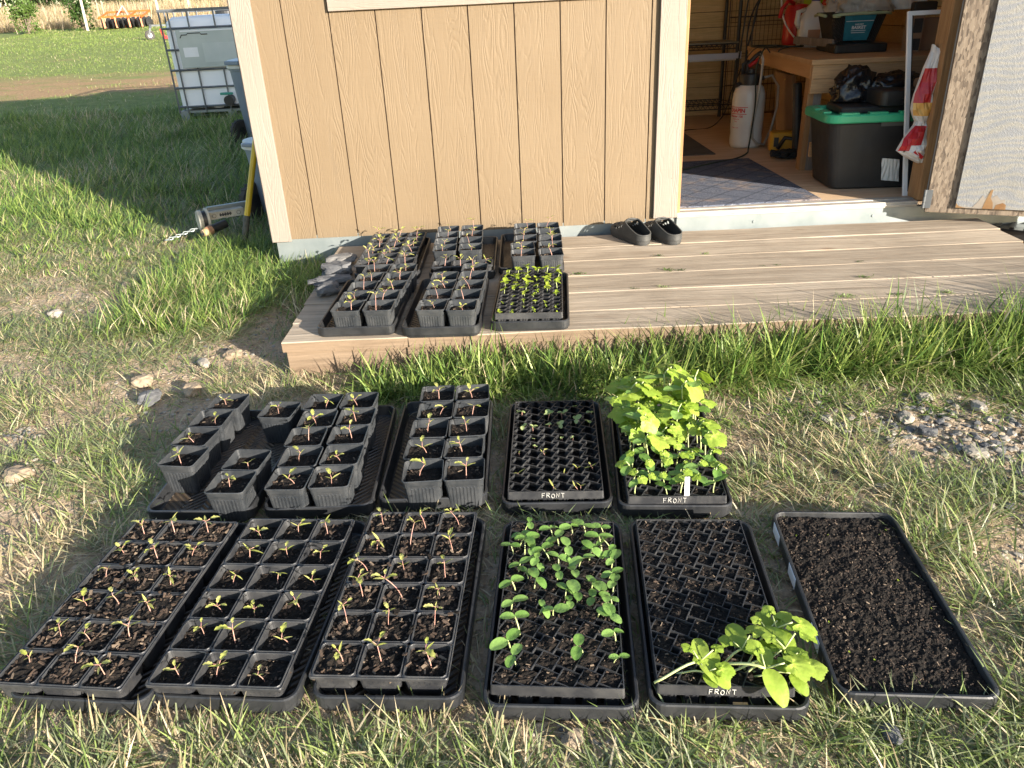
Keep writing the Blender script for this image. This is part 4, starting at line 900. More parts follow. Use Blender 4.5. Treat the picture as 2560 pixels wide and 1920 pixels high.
# workbench
bench = empty('workbench', (2.875, .80, FZ), -.075, 'pine workbench with a deep two-board front apron', 'workbench')
b = MB()
for k in range(9): b.bb(-.012, 1.0, -.012+k*.179, -.012+k*.179+.1765, .578, .604)
b.build('tabletop', m_bench, bench, bevel=.0015)
b = MB(); b.bb(0, .95, .0, .030, .505, .5775); b.bb(0, .95, .002, .032, .428, .5035); b.build('apron', m_bench, bench, bevel=.0015)
b = MB(); b.bb(-.002, .028, .0325, 1.60, .505, .5775); b.build('apron', M('bench_side', (.42, .235, .10), (.52, .31, .15), 6, (1, .3, 3), rough=.6), bench, bevel=.0015)
for yy in (.033, 1.5):
    b = MB(); b.bb(.0, .032, yy, yy+.075, 0, .504); b.build('leg', m_stud, bench); b = MB(); b.bb(.0325, .075, yy, yy+.07, 0, .5042); b.build('leg', m_grayw, bench)
MB().bb(.03, .085, -.022, -.0005, .085, .165).build('block', m_bench, bench, bevel=.001)
# storage tote with green lid
tote = empty('storage_tote', (3.16, .455, FZ), -.07, 'big black storage tote with a bright green lid inside the doorway', 'storage tote')
def tl(w, l, r, z): return rrect(w, l, r, z, 6)
b = MB(); b.loft([tl(.58, .33, .05, 0), tl(.60, .35, .055, .01), tl(.685, .40, .06, .33), tl(.70, .41, .06, .335), tl(.70, .41, .06, .352)], 0, True, True, True)
for x in (-.17, -.07, .05, .15): b.raw([(x-.006, -.1775, .02), (x+.004, -.1775, .02), (x+.03, -.2025, .318), (x+.012, -.2025, .318)], [(0, 1, 2, 3)])
b.build('body', m_toteb, tote)
b = MB(); b.loft([tl(.735, .435, .065, .338), tl(.745, .445, .068, .345), tl(.745, .445, .068, .372), tl(.735, .435, .062, .380), tl(.66, .36, .04, .380), tl(.655, .355, .04, .362)], 0, True, True, True)
for x in (-.26, -.12, .03, .18): b.bb(x-.045, x+.045, -.2155, -.178, .379, .388)
for y in (-.08, .06): b.bb(-.365, -.325, y-.045, y+.045, .3785, .3875)
b.build('lid', m_green, tote, bevel=.002)
b = MB(); n = 10; b.loft([[(lerp(-.068, .022, i/n)+.02*(1-j), -.1815-.0215*(.06+j*.22)/.33-.003+.0022*math.sin(i*1.7+j*11+i*j*2.3), .045+.115*j-.01*(i/n)) for i in range(n+1)] for j in (0, .25, .5, .75, 1)], 0, False)
b.build('paper_sheet', m_paper, tote)
MB().bb(-.10, .14, -.2085, -.206, .318, .338).build('label_strip', m_rubber, tote)
tl_z = FZ+.365
def rbox(w, l, h, r=.015):
    b = MB(); b.loft([rrect(w-.01, l-.01, r, 0), rrect(w, l, r, .006), rrect(w, l, r, h-.008), rrect(w-.008, l-.008, r, h-.002), rrect(w-.02, l-.02, r, h)], 0, True, True, True); return b
tag(rbox(.46, .26, .035).build('flat_case', m_toteb, None, (3.13, .50, tl_z), (0, 0, -.1)), 'flat dark plastic case lying on the green lid', 'case')
k = tag(rbox(.30, .24, .075, .03).build('tool_case', m_dark, None, (3.22, .44, tl_z+.036), (0, 0, -.05)), 'thick rounded black case on top of the flat case', 'case')
MB().tube([(-.05, -.118, .03), (-.05, -.132, .036), (.05, -.132, .036), (.05, -.118, .03)], .006, 8).build('handle', m_dark, k)
def crumple(name, size, seed, mat, label, cat, loc, amt=.35, sub=4):
    bm = bmesh.new(); bmesh.ops.create_icosphere(bm, subdivisions=sub, radius=1)
    for v in bm.verts:
        p = v.co.copy(); d = 0
        for fr, am in ((1.2, .6), (2.6, .45), (5.2, .25), (10, .12)): d += am*(1-2*abs(mnoise.noise(p*fr+Vector((seed*3.1, seed, fr)))))
        q = p*(1+(d-.75)*amt); v.co = Vector((q.x*size[0]/2, q.y*size[1]/2, max(-.35, q.z)*size[2]/2))
    for f in bm.faces: f.smooth = True
    me = bpy.data.meshes.new(name); bm.to_mesh(me); bm.free(); me.materials.append(mat); return tag(place(name, me, None, loc), label, cat)
crumple('plastic_bag', (.22, .16, .25), 3, m_bag, 'tall crumpled black plastic bag on the tote', 'plastic bag', (3.03, .60, tl_z+.085), .5)
crumple('plastic_bag', (.30, .18, .15), 8, m_bag, 'low slumped black plastic bag behind the thick black case', 'plastic bag', (3.25, .585, tl_z+.10), .5)
tag(MB().loft([[(r_*math.cos(a), r_*1.1*math.sin(a), z) for a in [i*math.pi/8 for i in range(16)]] for r_, z in ((.02, 0), (.032, .008), (.034, .03), (.028, .045), (.02, .047))], 0, True, True, True).build('burlap_pouch', m_card, None, (3.285, .40, tl_z+.112), smooth=True), 'small tan pouch sitting on the thick black case', 'pouch')
# window screen leaning by the jamb
sc = empty('window_screen', (3.137, .092, FZ), 0, 'white-framed window screen leaning just inside the right jamb', 'window screen'); sc.rotation_euler = (R(-14.5), 0, R(6))
b = MB(); b.bb(0, .022, 0, .012, 0, .865); b.bb(.38, .402, 0, .012, 0, .865); b.bb(.0222, .3798, 0, .012, 0, .02); b.bb(.0222, .3798, 0, .012, .845, .865); b.build('frame', m_white, sc, bevel=.0015)
b = MB(); b.bb(.0222, .028, .001, .010, .0202, .8448); b.bb(.374, .3798, .001, .010, .0202, .8448); b.build('gasket', m_dark, sc)
g = G('insect_mesh'); g.set_b(Base_Color=(.02, .02, .022, 1), Roughness=.6); tr = g.n('BsdfTransparent'); mx = g.n('MixShader', {0: .6, 1: g.b.outputs[0], 2: tr.outputs[0]}); g.t.links.new(mx.outputs[0], g.out.inputs[0])
b = MB(); b.raw([(.028, .005, .02), (.374, .005, .02), (.374, .005, .845), (.028, .005, .845)], [(0, 1, 2, 3)]); b.build('mesh_screen', g.m, sc)
# feed bag hanging on the jamb
def feedbag():
    o = empty('feed_bag', (0, 0, 0), 0, 'red, white and orange feed bag hanging by the right jamb', 'bag')
    # outline rows from top to bottom: z, left x, right x, depth y
    rows = [(.90, 3.140, 3.20, .07), (.87, 3.136, 3.20, .066), (.80, 3.112, 3.20, .060), (.74, 3.097, 3.20, .055), (.69, 3.084, 3.20, .05), (.65, 3.080, 3.20, .05), (.62, 3.082, 3.20, .052), (.59, 3.098, 3.19, .058), (.562, 3.118, 3.18, .066), (.545, 3.112, 3.185, .060), (.52, 3.085, 3.19, .045), (.49, 3.062, 3.195, .035), (.46, 3.046, 3.195, .03), (.435, 3.034, 3.195, .028), (.41, 3.07, 3.195, .03), (.385, 3.118, 3.195, .036), (.372, 3.145, 3.195, .04)]
    n = 10; mats = [m_feedw, m_feedr, m_feedo, m_clear]
    b = MB(); vs = []; back = []
    for k, (z, a, c, d) in enumerate(rows):
        for i in range(n+1):
            t = i/n; x = lerp(a, c, t); bul = .028*math.sin(math.pi*min(1, t*.9+.05)); wr = .006*math.sin(k*1.9+t*9)+.004*math.sin(k*3.1-t*17)
            vs.append((x, d-bul+wr, z-(.02*math.sin(t*3) if k < 2 else 0))); back.append((x, d+.012+bul*.4, z-(.02*math.sin(t*3) if k < 2 else 0)))
    for k in range(len(rows)-1):
        for i in range(n):
            z = rows[k][0]; t = i/n; a = k*(n+1)+i
            if z > .86: mi = 0
            elif z > .74: mi = 1
            elif z > .68: mi = 1 if t < .55 else 0
            elif z > .60: mi = 2 if (t < .75) else 0
            elif z > .545: mi = 0 if i % 3 else 3
            elif z > .48: mi = 1 if t < .55 else 3
            elif z > .445: mi = 1 if t < .22 else 0
            else: mi = 0
            b.raw([vs[a], vs[a+1], vs[a+n+2], vs[a+n+1]], [(0, 3, 2, 1)], mi); b.raw([back[a], back[a+1], back[a+n+2], back[a+n+1]], [(0, 1, 2, 3)], 0)
        b.raw([vs[k*(n+1)], back[k*(n+1)], back[(k+1)*(n+1)], vs[(k+1)*(n+1)]], [(0, 1, 2, 3)], 0)
    b.build('bag', mats, o, smooth=False)
    b = MB(); q = Matrix.Rotation(R(38), 3, 'Y'); b.box((3.128, .000, .418), (.055, .002, .016), 0, q); b.build('printed_band', m_red, o)
    me = text_mesh('000516', .012, m_kink, 'lettering', .0003, .0003); place('lettering', me, o, (3.072, .0125, .442), (R(90), R(-40), 0))
feedbag()
# wire shelf at the back
shelf = empty('wire_shelf', (0, 0, FZ), 0, 'black wire shelving unit against the back wall', 'shelving')
for x, y in ((3.045, 2.86), (3.045, 3.26), (2.05, 2.86), (2.05, 3.26)):
    MB().tube([(x, y, 0), (x, y, 1.85)], .0145, 10).build('post', m_dark, shelf, smooth=True, angle=40)
for z in (.145, .60, 1.25):
    b = MB()
    for y in (2.86, 3.26):
        b.tube([(2.05, y, z), (3.045, y, z)], .004, 6); b.tube([(2.05, y, z-.035), (3.045, y, z-.035)], .004, 6)
        for k in range(24): x = 2.06+k*.041; b.tube([(x, y, z), (x+.0205, y, z-.035), (x+.041, y, z)], .0028, 5)
    for k in range(26): x = 2.05+k*.0398; b.tube([(x, 2.86, z+.002), (x, 3.26, z+.002)], .0022, 5)
    b.build('shelf', m_dark, shelf)
tag(MB().bb(2.12, 3.05, 2.84, 3.22, FZ+.606, FZ+.616).build('plywood_sheet', M('stained_sheet', (.16, .15, .11), (.24, .22, .16), 6, rough=.5), None, (0, 0, 0)), 'thin grubby sheet lying on the middle wire shelf', 'sheet')
lf = empty('grow_light', (0, 0, 0), 0, 'long white grow light hung below the middle wire shelf', 'light fixture')
b = MB(); b.loft([[(x, 2.80, .695), (x, 2.87, .695), (x, 2.85, .735), (x, 2.82, .735)] for x in (2.12, 3.05)], 0, True, True, True); b.build('reflector', M('blueish_white', (.50, .55, .66), rough=.4), lf)
MB().tube([(2.14, 2.835, .690), (3.03, 2.835, .690)], .010, 8).build('tube', m_white, lf); MB().bb(3.0505, 3.062, 2.798, 2.872, .692, .745).build('end_cap', m_white, lf)
# dog crate panel
cr = empty('wire_crate', (3.30, 3.30, FZ), R(2), 'rusty brown folded wire crate standing behind the workbench', 'wire crate')
mcr = M('brown_wire', (.09, .05, .03), (.15, .09, .05), 20, rough=.7)
b = MB()
for k in range(22): b.tube([(-.2+k*.036, 0, .02), (-.2+k*.036, 0, 1.4)], .0021, 5)
for z in (.02, .25, .5, .74, .98, 1.2, 1.4): b.tube([(-.21, -.004, z), (.57, -.004, z)], .003, 5)
b.build('grid', mcr, cr); b = MB(); b.tube([(-.215, 0, .01), (-.215, 0, 1.41), (.575, 0, 1.41), (.575, 0, .01), (-.215, 0, .01)], .0045, 6); b.tube([(-.21, -.006, .78), (.57, -.006, .78)], .0055, 6); b.build('frame', m_dark, cr)
# cords
mcord = M('dark_green_cord', (.012, .022, .016), (.02, .035, .025), 9, rough=.5); mbk = m_dark
def cord(pts, r, mat, label, cat='cord', n=9):
    P = [Vector(p) for p in pts]; out = []
    for i in range(len(P)-1):
        a, b_, c, d = P[max(i-1, 0)], P[i], P[i+1], P[min(i+2, len(P)-1)]
        for k in range(n):
            t = k/n; out.append(.5*((2*b_)+(c-a)*t+(2*a-5*b_+4*c-d)*t*t+(3*b_-a-3*c+d)*t**3))
    out.append(P[-1]); return tag(MB().tube(out, r, 7).build('cord', mat, None, smooth=True), label, cat)
cord([(1.99, .80, .214), (2.19, .925, .214), (2.4, 1.09, .214), (2.62, 1.26, .207), (2.74, 1.42, .207), (2.80, 1.58, .21), (2.816, 1.598, .32), (2.824, 1.593, .50), (2.80, 1.56, .70), (2.84, 1.56, .83), (2.96, 1.75, .835), (3.1, 2.1, .815)], .005, mcord, 'long dark cord running over the doormat and up the sprayer to the bench')
cord([(2.93, 1.55, .812), (3.0, 1.7, .816), (3.12, 1.9, .815), (3.05, 2.15, .815), (2.92, 2.1, .815), (2.95, 1.85, .82), (3.15, 1.75, .822), (3.2, 2.0, .818)], .0055, mcord, 'dark green cord coiled on the back of the workbench')
cord([(2.90, 1.62, .80), (2.86, 1.66, .84), (2.80, 1.75, .78), (2.78, 2.0, .55), (2.82, 2.3, .35), (2.80, 2.6, .21), (2.60, 2.55, .206), (2.52, 2.45, .206)], .004, mbk, 'thin black cord hanging behind the sprayer to the floor')
for k, (x0, x1, y) in enumerate(((3.12, 3.06, 2.78), (3.16, 3.10, 2.74), (3.20, 3.13, 2.70), (3.24, 3.12, 2.80))):
    cord([(x0, y, 1.75), (x0-.02+.02*k, y, 1.35), (x1+.03*math.sin(k*2), y-.02, 1.0), (x1-.03, y-.04, .72), (x1-.05+.02*k, y-.06, .42)], .0065, mbk, ['thick black cable hanging nearest the shelf post', 'second black cable hanging beside the shelf', 'third black cable hanging in front of the crate panel', 'looped black cable hanging behind the sprayer'][k])
cord([(3.16, 2.32, 1.5), (3.165, 2.3, 1.15), (3.18, 2.25, .98), (3.22, 2.1, .86), (3.27, 2.05, .855), (3.26, 2.0, .825)], .006, m_white, 'white cord dropping from above onto the workbench')
cord([(3.06, 1.75, .62), (3.3, 1.95, .66)], .004, m_yel, 'yellow rod under the back of the workbench', 'rod', 2)
# things under the bench
tag(MB().bb(-.012, .012, -.2, .2, 0, .46).build('cardboard_sheet', m_card, None, (3.13, 1.80, FZ), (R(0), R(-7), R(-3))), 'flattened cardboard box leaning under the workbench', 'cardboard')
tag(MB().lathe([(.026, 0), (.028, .01), (.027, .43), (.022, .44), (0, .44)], 14).build('black_pipe', m_dark, None, (3.02, 1.28, FZ), (R(-5), R(-4), 0), smooth=True, angle=40), 'short black pipe standing behind the bench leg', 'pipe')
t = empty('power_tool', (3.03, 1.52, FZ), R(-12), 'yellow and black power tool lying on the floor by the bench leg', 'power tool')
rbox(.22, .12, .12, .03).build('housing', m_yel2, t, (0, 0, 0)); b = MB(); b.tube([(-.06, -.075, .02), (-.02, -.08, .09), (.05, -.08, .08), (.08, -.07, .02)], .014, 8); b.build('grip', m_dark, t, smooth=True)
b = MB(); b.bb(-.085, -.055, -.0615, -.0602, .03, .09); b.build('vent', m_dark, t)
def glove(x, y):
    o = crumple('work_glove', (.16, .11, .07), 14, m_crocin, 'black work glove on the floor in front of the yellow tool', 'glove', (x, y, FZ+.018), .4); b = MB()
    for k in range(4): b.tube([(-.05, -.03+k*.022, .012), (-.085, -.04+k*.026, .014+.008*(k % 2)), (-.115+.008*k, -.045+k*.026, .006)], [.011, .010, .007], 8)
    b.tube([(0, -.04, .012), (-.03, -.075, .01), (-.055, -.085, .004)], [.011, .010, .007], 8); b.build('fingers', m_crocin, o, smooth=True)
glove(2.94, 1.24)
# things on the bench
BZ = FZ+.604
tag(rbox(.30, .44, .05).build('tray_stack', m_black, None, (3.31, 1.37, BZ+.0005), (0, 0, R(-7))), 'black plastic tray on the workbench under the basket', 'tray')
tag(MB().bb(-.012, .012, -.26, .26, 0, .045).build('board_offcut', m_grayw, None, (3.152, 1.56, BZ+.03), (0, 0, R(6)), bevel=.001), 'grey-brown board offcut resting on the edge of the black tray', 'board')
bk = empty('harvest_basket', (3.305, 1.40, BZ+.052), R(-4), 'black woven harvest basket with sage green handle and teal label', 'basket')
g = G('woven_black'); co = g.coord(); sp = g.n('SeparateXYZ', {'Vector': co}); wv = g.math('MULTIPLY', g.math('SINE', g.math('MULTIPLY', g.math('ADD', sp.outputs[0], sp.outputs[1]), 480.0)), g.math('SINE', g.math('MULTIPLY', sp.outputs[2], 480.0)))
g.set_b(Base_Color=g.ramp(wv, [(.2, (.012, .011, .011)), (.8, (.055, .045, .04))]), Roughness=.6, Normal=g.bump(wv, .8, .004)); m_weave = g.m
b = MB(); b.loft([rrect(.25, .22, .02, 0), rrect(.33, .29, .03, .155), rrect(.345, .305, .03, .157), rrect(.345, .305, .03, .166), rrect(.325, .285, .025, .166), rrect(.24, .21, .02, .01)], 0, True, True, True); b.build('basket', m_weave, bk)
h = MB(); h.tube([(-.165, -.165, .150), (-.13, -.172, .156), (.0, -.175, .160), (.14, -.172, .158), (.175, -.15, .152)], .009, 10)
for x in (-.145,): h.lathe([(.014, -.004), (.022, -.004), (.022, .004), (.014, .004), (.014, -.004)], 14, 0, (x, -.178, .146))
h.tube([(-.185, -.10, .150), (-.187, .02, .158), (-.18, .12, .15)], .009, 10); h.build('handle', m_sage, bk, smooth=True)
lab = MB(); lab.raw([(-.078, -.1345, .012), (.062, -.1345, .012), (.09, -.1625, .150), (-.09, -.1625, .150)], [(0, 1, 2, 3)]); lo = lab.build('label', m_teal, bk)
th = math.atan2(.028, .138)
def onlab(me, u, z): place('lettering', me, lo, (u, -.1345-.028*(z-.012)/.138-.0012, z), (R(90)+th, 0, 0))
onlab(text_mesh('BASKET', .024, m_white, 'lettering', .0008), .0, .082); onlab(text_mesh('HARVEST', .012, m_white, 'lettering', .0002), .0, .099)
b = MB()
for z, w in ((.064, .085), (.053, .08), (.116, .16)): b.raw([(-w/2, -.136-.028*(z-.012)/.138, z), (w/2, -.136-.028*(z-.012)/.138, z), (w/2, -.136-.028*(z-.010)/.138, z+.003), (-w/2, -.136-.028*(z-.010)/.138, z+.003)], [(0, 1, 2, 3)])
for k in range(11): x = .012+k*.0036; b.raw([(x, -.1358, .02), (x+.002, -.1358, .02), (x+.002, -.1405, .042), (x, -.1405, .042)], [(0, 1, 2, 3)])
b.build('print', m_white, lo)
jug = empty('milk_jug', (3.285, 1.95, BZ), R(-15), 'cloudy white plastic jug with a blue cap behind the basket', 'jug')
b = MB(); b.loft([rrect(.14, .14, .03, 0), rrect(.15, .15, .03, .01), rrect(.15, .15, .03, .15), rrect(.10, .10, .03, .215), rrect(.045, .045, .02, .245), rrect(.04, .04, .019, .262)], 0, True, True, True); b.build('body', m_milky, jug, smooth=True, angle=40)
MB().tube([(-.05, -.03, .21), (-.085, -.05, .20), (-.088, -.05, .14), (-.07, -.045, .11)], .014, 8).build('handle', m_milky, jug, smooth=True)
MB().lathe([(.022, .255), (.022, .285), (0, .286)], 16).build('cap', M('blue_cap', (.04, .06, .22), rough=.4), jug)
b = MB(); b.bb(-.03, .03, -.0770, -.0758, .04, .10); b.build('label', M('orange_print', (.45, .25, .15), rough=.6), jug)
jug.scale = (1.28, 1.28, 1.1)
can = empty('watering_can', (3.30, 2.32, BZ), R(10), 'red watering can with a curved handle at the back of the bench', 'watering can')
MB().lathe([(0, 0), (.085, 0), (.09, .02), (.085, .22), (.07, .26), (0, .27)], 24).build('body', m_red, can, smooth=True, angle=40)
MB().tube([(-.06, -.05, .27), (-.11, -.06, .29), (-.16, -.07, .24), (-.17, -.07, .18)], .014, 10).build('handle', m_red, can, smooth=True); MB().tube([(.06, -.03, .06), (.13, -.05, .18), (.18, -.06, .30)], .012, 8).build('spout', m_red, can, smooth=True)
jr = empty('spare_jug', (3.42, 2.10, BZ), 0, 'second cloudy jug with a red cap beside the blue-capped one', 'jug')
b = MB(); b.loft([rrect(.13, .13, .03, 0), rrect(.13, .13, .03, .16), rrect(.045, .045, .02, .24), rrect(.04, .04, .019, .255)], 0, True, True, True); b.build('body', m_milky, jr, smooth=True, angle=40); MB().lathe([(.024, .25), (.024, .277), (0, .278)], 16).build('cap', m_red, jr)
crumple('plastic_bag', (.34, .22, .20), 21, m_clear, 'cloudy clear plastic bag heaped above the basket', 'plastic bag', (3.45, 1.55, BZ+.235), .5)
crumple('plastic_bag', (.22, .18, .20), 27, m_clear, 'small cloudy bag standing at the basket left rear', 'plastic bag', (3.42, 1.85, BZ+.22), .5)
crumple('plastic_bag', (.24, .18, .26), 31, m_white, 'white plastic bag behind the cardboard boxes', 'plastic bag', (3.72, 1.6, BZ+.26), .45)
tag(rbox(.11, .2, .3).build('lime_box', M('lime_box', (.30, .45, .02), rough=.5), None, (3.47, 2.45, BZ)), 'lime green box at the back of the bench', 'box')
c1 = tag(MB().bb(-.10, .10, -.08, .08, 0, .17).build('cardboard_box', m_card, None, (3.70, 1.18, BZ), (0, 0, R(-8)), bevel=.002), 'tan cardboard box on the bench behind the screen', 'box')
c2 = tag(MB().bb(-.03, .03, -.06, .06, 0, .20).build('cardboard_box', m_card, None, (3.545, 1.09, BZ), (0, 0, R(-6)), bevel=.002), 'narrow cardboard carton with two dark printed panels', 'box')
b = MB(); b.bb(-.024, .024, -.0614, -.0603, .008, .07); b.bb(-.024, .024, -.0614, -.0603, .10, .175); b.build('printed_panel', m_kink, c2)
tag(rbox(.13, .06, .06, .01).build('black_box', m_toteb, None, (3.60, 1.12, BZ+.2005), (0, 0, R(-6))), 'small black box lying on top of the narrow carton', 'box')
# black plastic under the open door
o = empty('plastic_crate', (3.74, -.05, .0), R(-38), 'black ribbed plastic lid on the ground right of the deck', 'plastic lid')
rbox(.36, .26, .055, .03).build('shell', m_black, o); b = MB()
for k in range(5): b.bb(-.15+k*.06, -.13+k*.06, -.11, .11, .0545, .063)
b.build('rib', m_black, o)

# ------------------------------------------------------------------ left of the shed
def wheeled_bin(x, y, z, h, r, label, rz):
    o = empty('wheeled_bin', (x, y, z), rz, label, 'wheeled bin', 'blue-grey wheeled bins along the shed wall')
    MB().lathe([(r*.74, .02), (r*.76, .03), (r*.96, h*.86), (r*1.0, h*.865), (r*1.0, h*.9), (r*.92, h*.9), (r*.74, .05)], 30).build('body', m_bluegrey, o, smooth=True, angle=35)
    MB().lathe([(r*1.02, h*.885), (r*1.05, h*.89), (r*1.05, h*.935), (r*1.0, h*.945), (r*.99, h*.975), (r*.6, h*1.0), (0, h*1.0)], 30).build('lid', m_lidw, o, smooth=True, angle=35)
    MB().bb(-r*.35, r*.35, -r*1.12, -r*.9, h*.93, h*.975).build('handle', m_bluegrey, o, bevel=.006)
    for s in (-1, 1):
        w = MB(); w.lathe([(.045, -.025), (.10, -.025), (.112, -.015), (.112, .015), (.10, .025), (.045, .025), (.045, -.025)], 24)
        for k in range(18): a = k*math.pi/9; w.box((.112*math.cos(a), .112*math.sin(a), 0), (.008, .014, .044), 0, Matrix.Rotation(a, 3, 'Z'))
        wo = w.build('wheel', m_tire, o, (s*r*.55, -r*.80, .112), (0, R(90), 0)); MB().lathe([(0, -.02), (.045, -.02), (.046, .02), (0, .02)], 16).build('hub', m_dark, wo)
wheeled_bin(-.285, 1.30, float(gz(1.3))-.01, .49, .205, 'nearer blue-grey wheeled bin with a white lid, behind the yellow handle', R(-28))
wheeled_bin(-1.165, 4.30, float(gz(4.3))+.0, .78, .285, 'farther blue-grey wheeled bin with a white rim, in front of the cage tank', R(-35))
hd = empty('long_handled_tool', (-.342, .497, .01), 0, 'yellow-handled tool with a dark grip leaning on the shed corner', 'garden tool')
a = Vector((0, 0, 0)); d_ = (Vector((-.031, .82, 1.28))-Vector((-.342, .497, .01))); 
MB().tube([a+d_*t for t in (.12, .3, .6, 1.0)], [.0165, .0165, .016, .0155], 14).build('shaft', m_yel, hd, smooth=True, angle=50)
MB().tube([a+d_*t for t in (-.02, .03, .119)], [.017, .0175, .0172], 14).build('grip', M('worn_grip', (.05, .05, .045), (.13, .12, .09), 30, rough=.7), hd, smooth=True, angle=50)
# trailer jack lying in the grass
jk = empty('trailer_jack', (-.56, .66, .09), R(31), 'grubby white metal trailer jack with a rusty pipe end lying in the grass', 'jack')
def axtube(prof, n=22): return MB().lathe(prof, n)
axtube([(0, -.028), (.055, -.028), (.058, -.02), (.058, -.006), (.05, -.005)], 26).build('flange', m_oldw, jk, (-.035, .03, .03), (0, R(90), 0))
axtube([(.05, 0), (.052, 0), (.052, .024), (.05, .024)], 26).build('band', m_dark, jk, (-.042, .03, .03), (0, R(90), 0))
axtube([(.05, .0), (.066, .0), (.066, .013), (0, .013)], 26).build('flange', m_oldw, jk, (-.018, .03, .03), (0, R(90), 0))
b = MB(); b.bb(0, .20, -.028, .028, -.022, .022); b.build('bar', m_oldw, jk, (.0, .045, .045), (0, 0, 0), bevel=.003)
b = MB(); b.bb(0.01, .24, .03, .06, -.005, .04); b.build('bracket', m_galv, jk, (.0, .05, .045))
b = MB()
b.bb(.058, .128, -.0288, -.0281, -.003, .004)
for k in range(5): b.bb(.06+k*.014, .068+k*.014, -.0295, -.0282, -.008, .010)
for x in (.028, .168): b.tube([(x+.011*math.cos(i*.628), -.0292, .011*math.sin(i*.628)) for i in range(11)], .0012, 4)
b.build('stamped_marks', m_tire, jk, (.0, .045, .045))
MB().tube([(.07, -.055, .01), (-.02, -.085, -.005)], .024, 14).build('pipe', m_dark, jk, smooth=True, angle=50)
b = MB(); b.tube([(-.02, -.085, -.005), (-.048, -.095, -.010)], .027, 14); b.tube([(-.048, -.095, -.010), (-.075, -.104, -.014)], [.022, .019], 14); b.build('pipe_end', m_rust, jk, smooth=True, angle=40)
axtube([(0, 0), (.012, 0), (.012, .001), (0, .001)], 12).build('bore', m_dark, jk, (-.0758, -.1043, -.0141), (R(10), R(-70), 0))
ch = MB()
for k in range(9):
    q = Matrix.Rotation(k*1.57, 3, 'X'); c = Vector((-.085-.021*k, .03-.006*k, -.012-.003*k))
    ch.tube([c+q @ Vector((.013*math.cos(i*.785), .007*math.sin(i*.785), 0)) for i in range(9)], .0028, 5)
ch.build('chain', m_galv, jk)
# caged liquid tank
tk = empty('cage_tank', (-2.60, 5.80, .09), R(1.5), 'white plastic tank in a grey metal cage standing on the grass behind the shed', 'tank')
W_, D_, H_ = 1.2, 1.0, 1.19
b = MB(); zs = [(.15, 1.12, .92), (.17, 1.165, .965), (.97, 1.165, .965), (1.07, 1.13, .93), (1.115, 1.02, .84), (1.125, .5, .5)]
b.loft([rrect(w, d, .075, z, 6, .6, .5) for z, w, d in zs], 0, True, True, True); b.build('bottle', m_tank, tk, smooth=True, angle=40)
MB().lathe([(.10, 1.11), (.12, 1.115), (.12, 1.155), (.11, 1.165), (0, 1.165)], 22, 0, (.6, .5, 0)).build('fill_cap', m_dark, tk)
b = MB()
for z in (.17, .375, .565, .78, 1.0): b.tube([(.0, 0, z), (W_, 0, z), (W_, D_, z), (0, D_, z), (0, 0, z)], .011, 8)
for x in (.10, .31, .60, .90, 1.10):
    for y in (-.008, D_+.008): b.tube([(x, y, .10), (x, y, .565)], .010, 6); b.tube([(x, y, 1.0), (x, y, 1.18)], .010, 6)
for x in (.0, W_): b.tube([(x, 0, .10), (x, 0, 1.18)], .011, 6); b.tube([(x, D_, .10), (x, D_, 1.18)], .011, 6)
for x in (.10, 1.10, .31): b.tube([(x, -.008, .565), (x, -.008, 1.0)], .009, 6)
for y in (.2, .5, .8):
    for x in (-.008, W_+.008): b.tube([(x, y, .10), (x, y, 1.18)], .010, 6)
b.build('cage', m_cage, tk)
b = MB(); b.loft([[(x+.0, y, z) for x, y, z in ((-.012, -.012, z), (W_+.012, -.012, z), (W_+.012, D_+.012, z), (-.012, D_+.012, z))] for z in (1.165, 1.195)], 0, True); b.build('cage_rim', m_cage, tk)
pl = MB().bb(.15, 1.05, -.028, -.020, .585, .985).build('plate', m_plate, tk, bevel=.002)
b = MB(); b.bb(.42, .78, -.0298, -.0282, .64, .84); b.build('sticker', M('pale_sticker', (.44, .49, .47), (.50, .54, .52), 7, rough=.7), pl)
b = MB(); b.tube([(.19, -.031, .90), (.21, -.031, .93), (.27, -.031, .93), (.28, -.031, .945), (.42, -.031, .945), (.43, -.031, .93), (.50, -.031, .93)], .005, 6); b.build('slot', m_dark, pl)
b = MB(); b.bb(.2, .98, -.0296, -.0282, .962, .976); b.bb(.2, .36, -.0296, -.0282, .70, .80); b.build('print', m_white, pl)
b = MB(); b.bb(.0, W_, 0.0, .10, .0, .022); b.bb(.0, W_, D_-.10, D_, .0, .022); b.bb(0, W_, .45, .55, 0, .022)
for x in (.05, .6, 1.15):
    for y in (.05, .5, .95): b.bb(x-.05, x+.05, y-.05, y+.05, .0221, .10)
b.bb(0.001, W_-.001, .001, D_-.001, .1001, .125); b.build('pallet', m_galv, tk)
v = empty('valve_dummy'); bpy.data.objects.remove(v)
vo = MB().tube([(.62, .04, .235), (.62, -.10, .225)], .045, 16).build('valve', m_dark, tk, smooth=True, angle=45)
MB().tube([(.62, -.075, .225), (.62, -.12, .224)], .056, 16).build('cap', m_dark, vo, smooth=True, angle=45); MB().bb(.52, .66, -.07, -.03, .285, .31).build('lever', M('green_lever', (.03, .25, .18), rough=.5), vo, bevel=.004)
b = MB(); b.loft([[(.45+.16*math.cos(a)*q, .028, .25+.11*math.sin(a)*q) for a in [i*math.pi/10 for i in range(20)]] for q in (1.0, .55)], 0, True); b.build('stain', M('rust_stain', (.46, .40, .34), (.60, .60, .60), 14, rough=.6), tk)
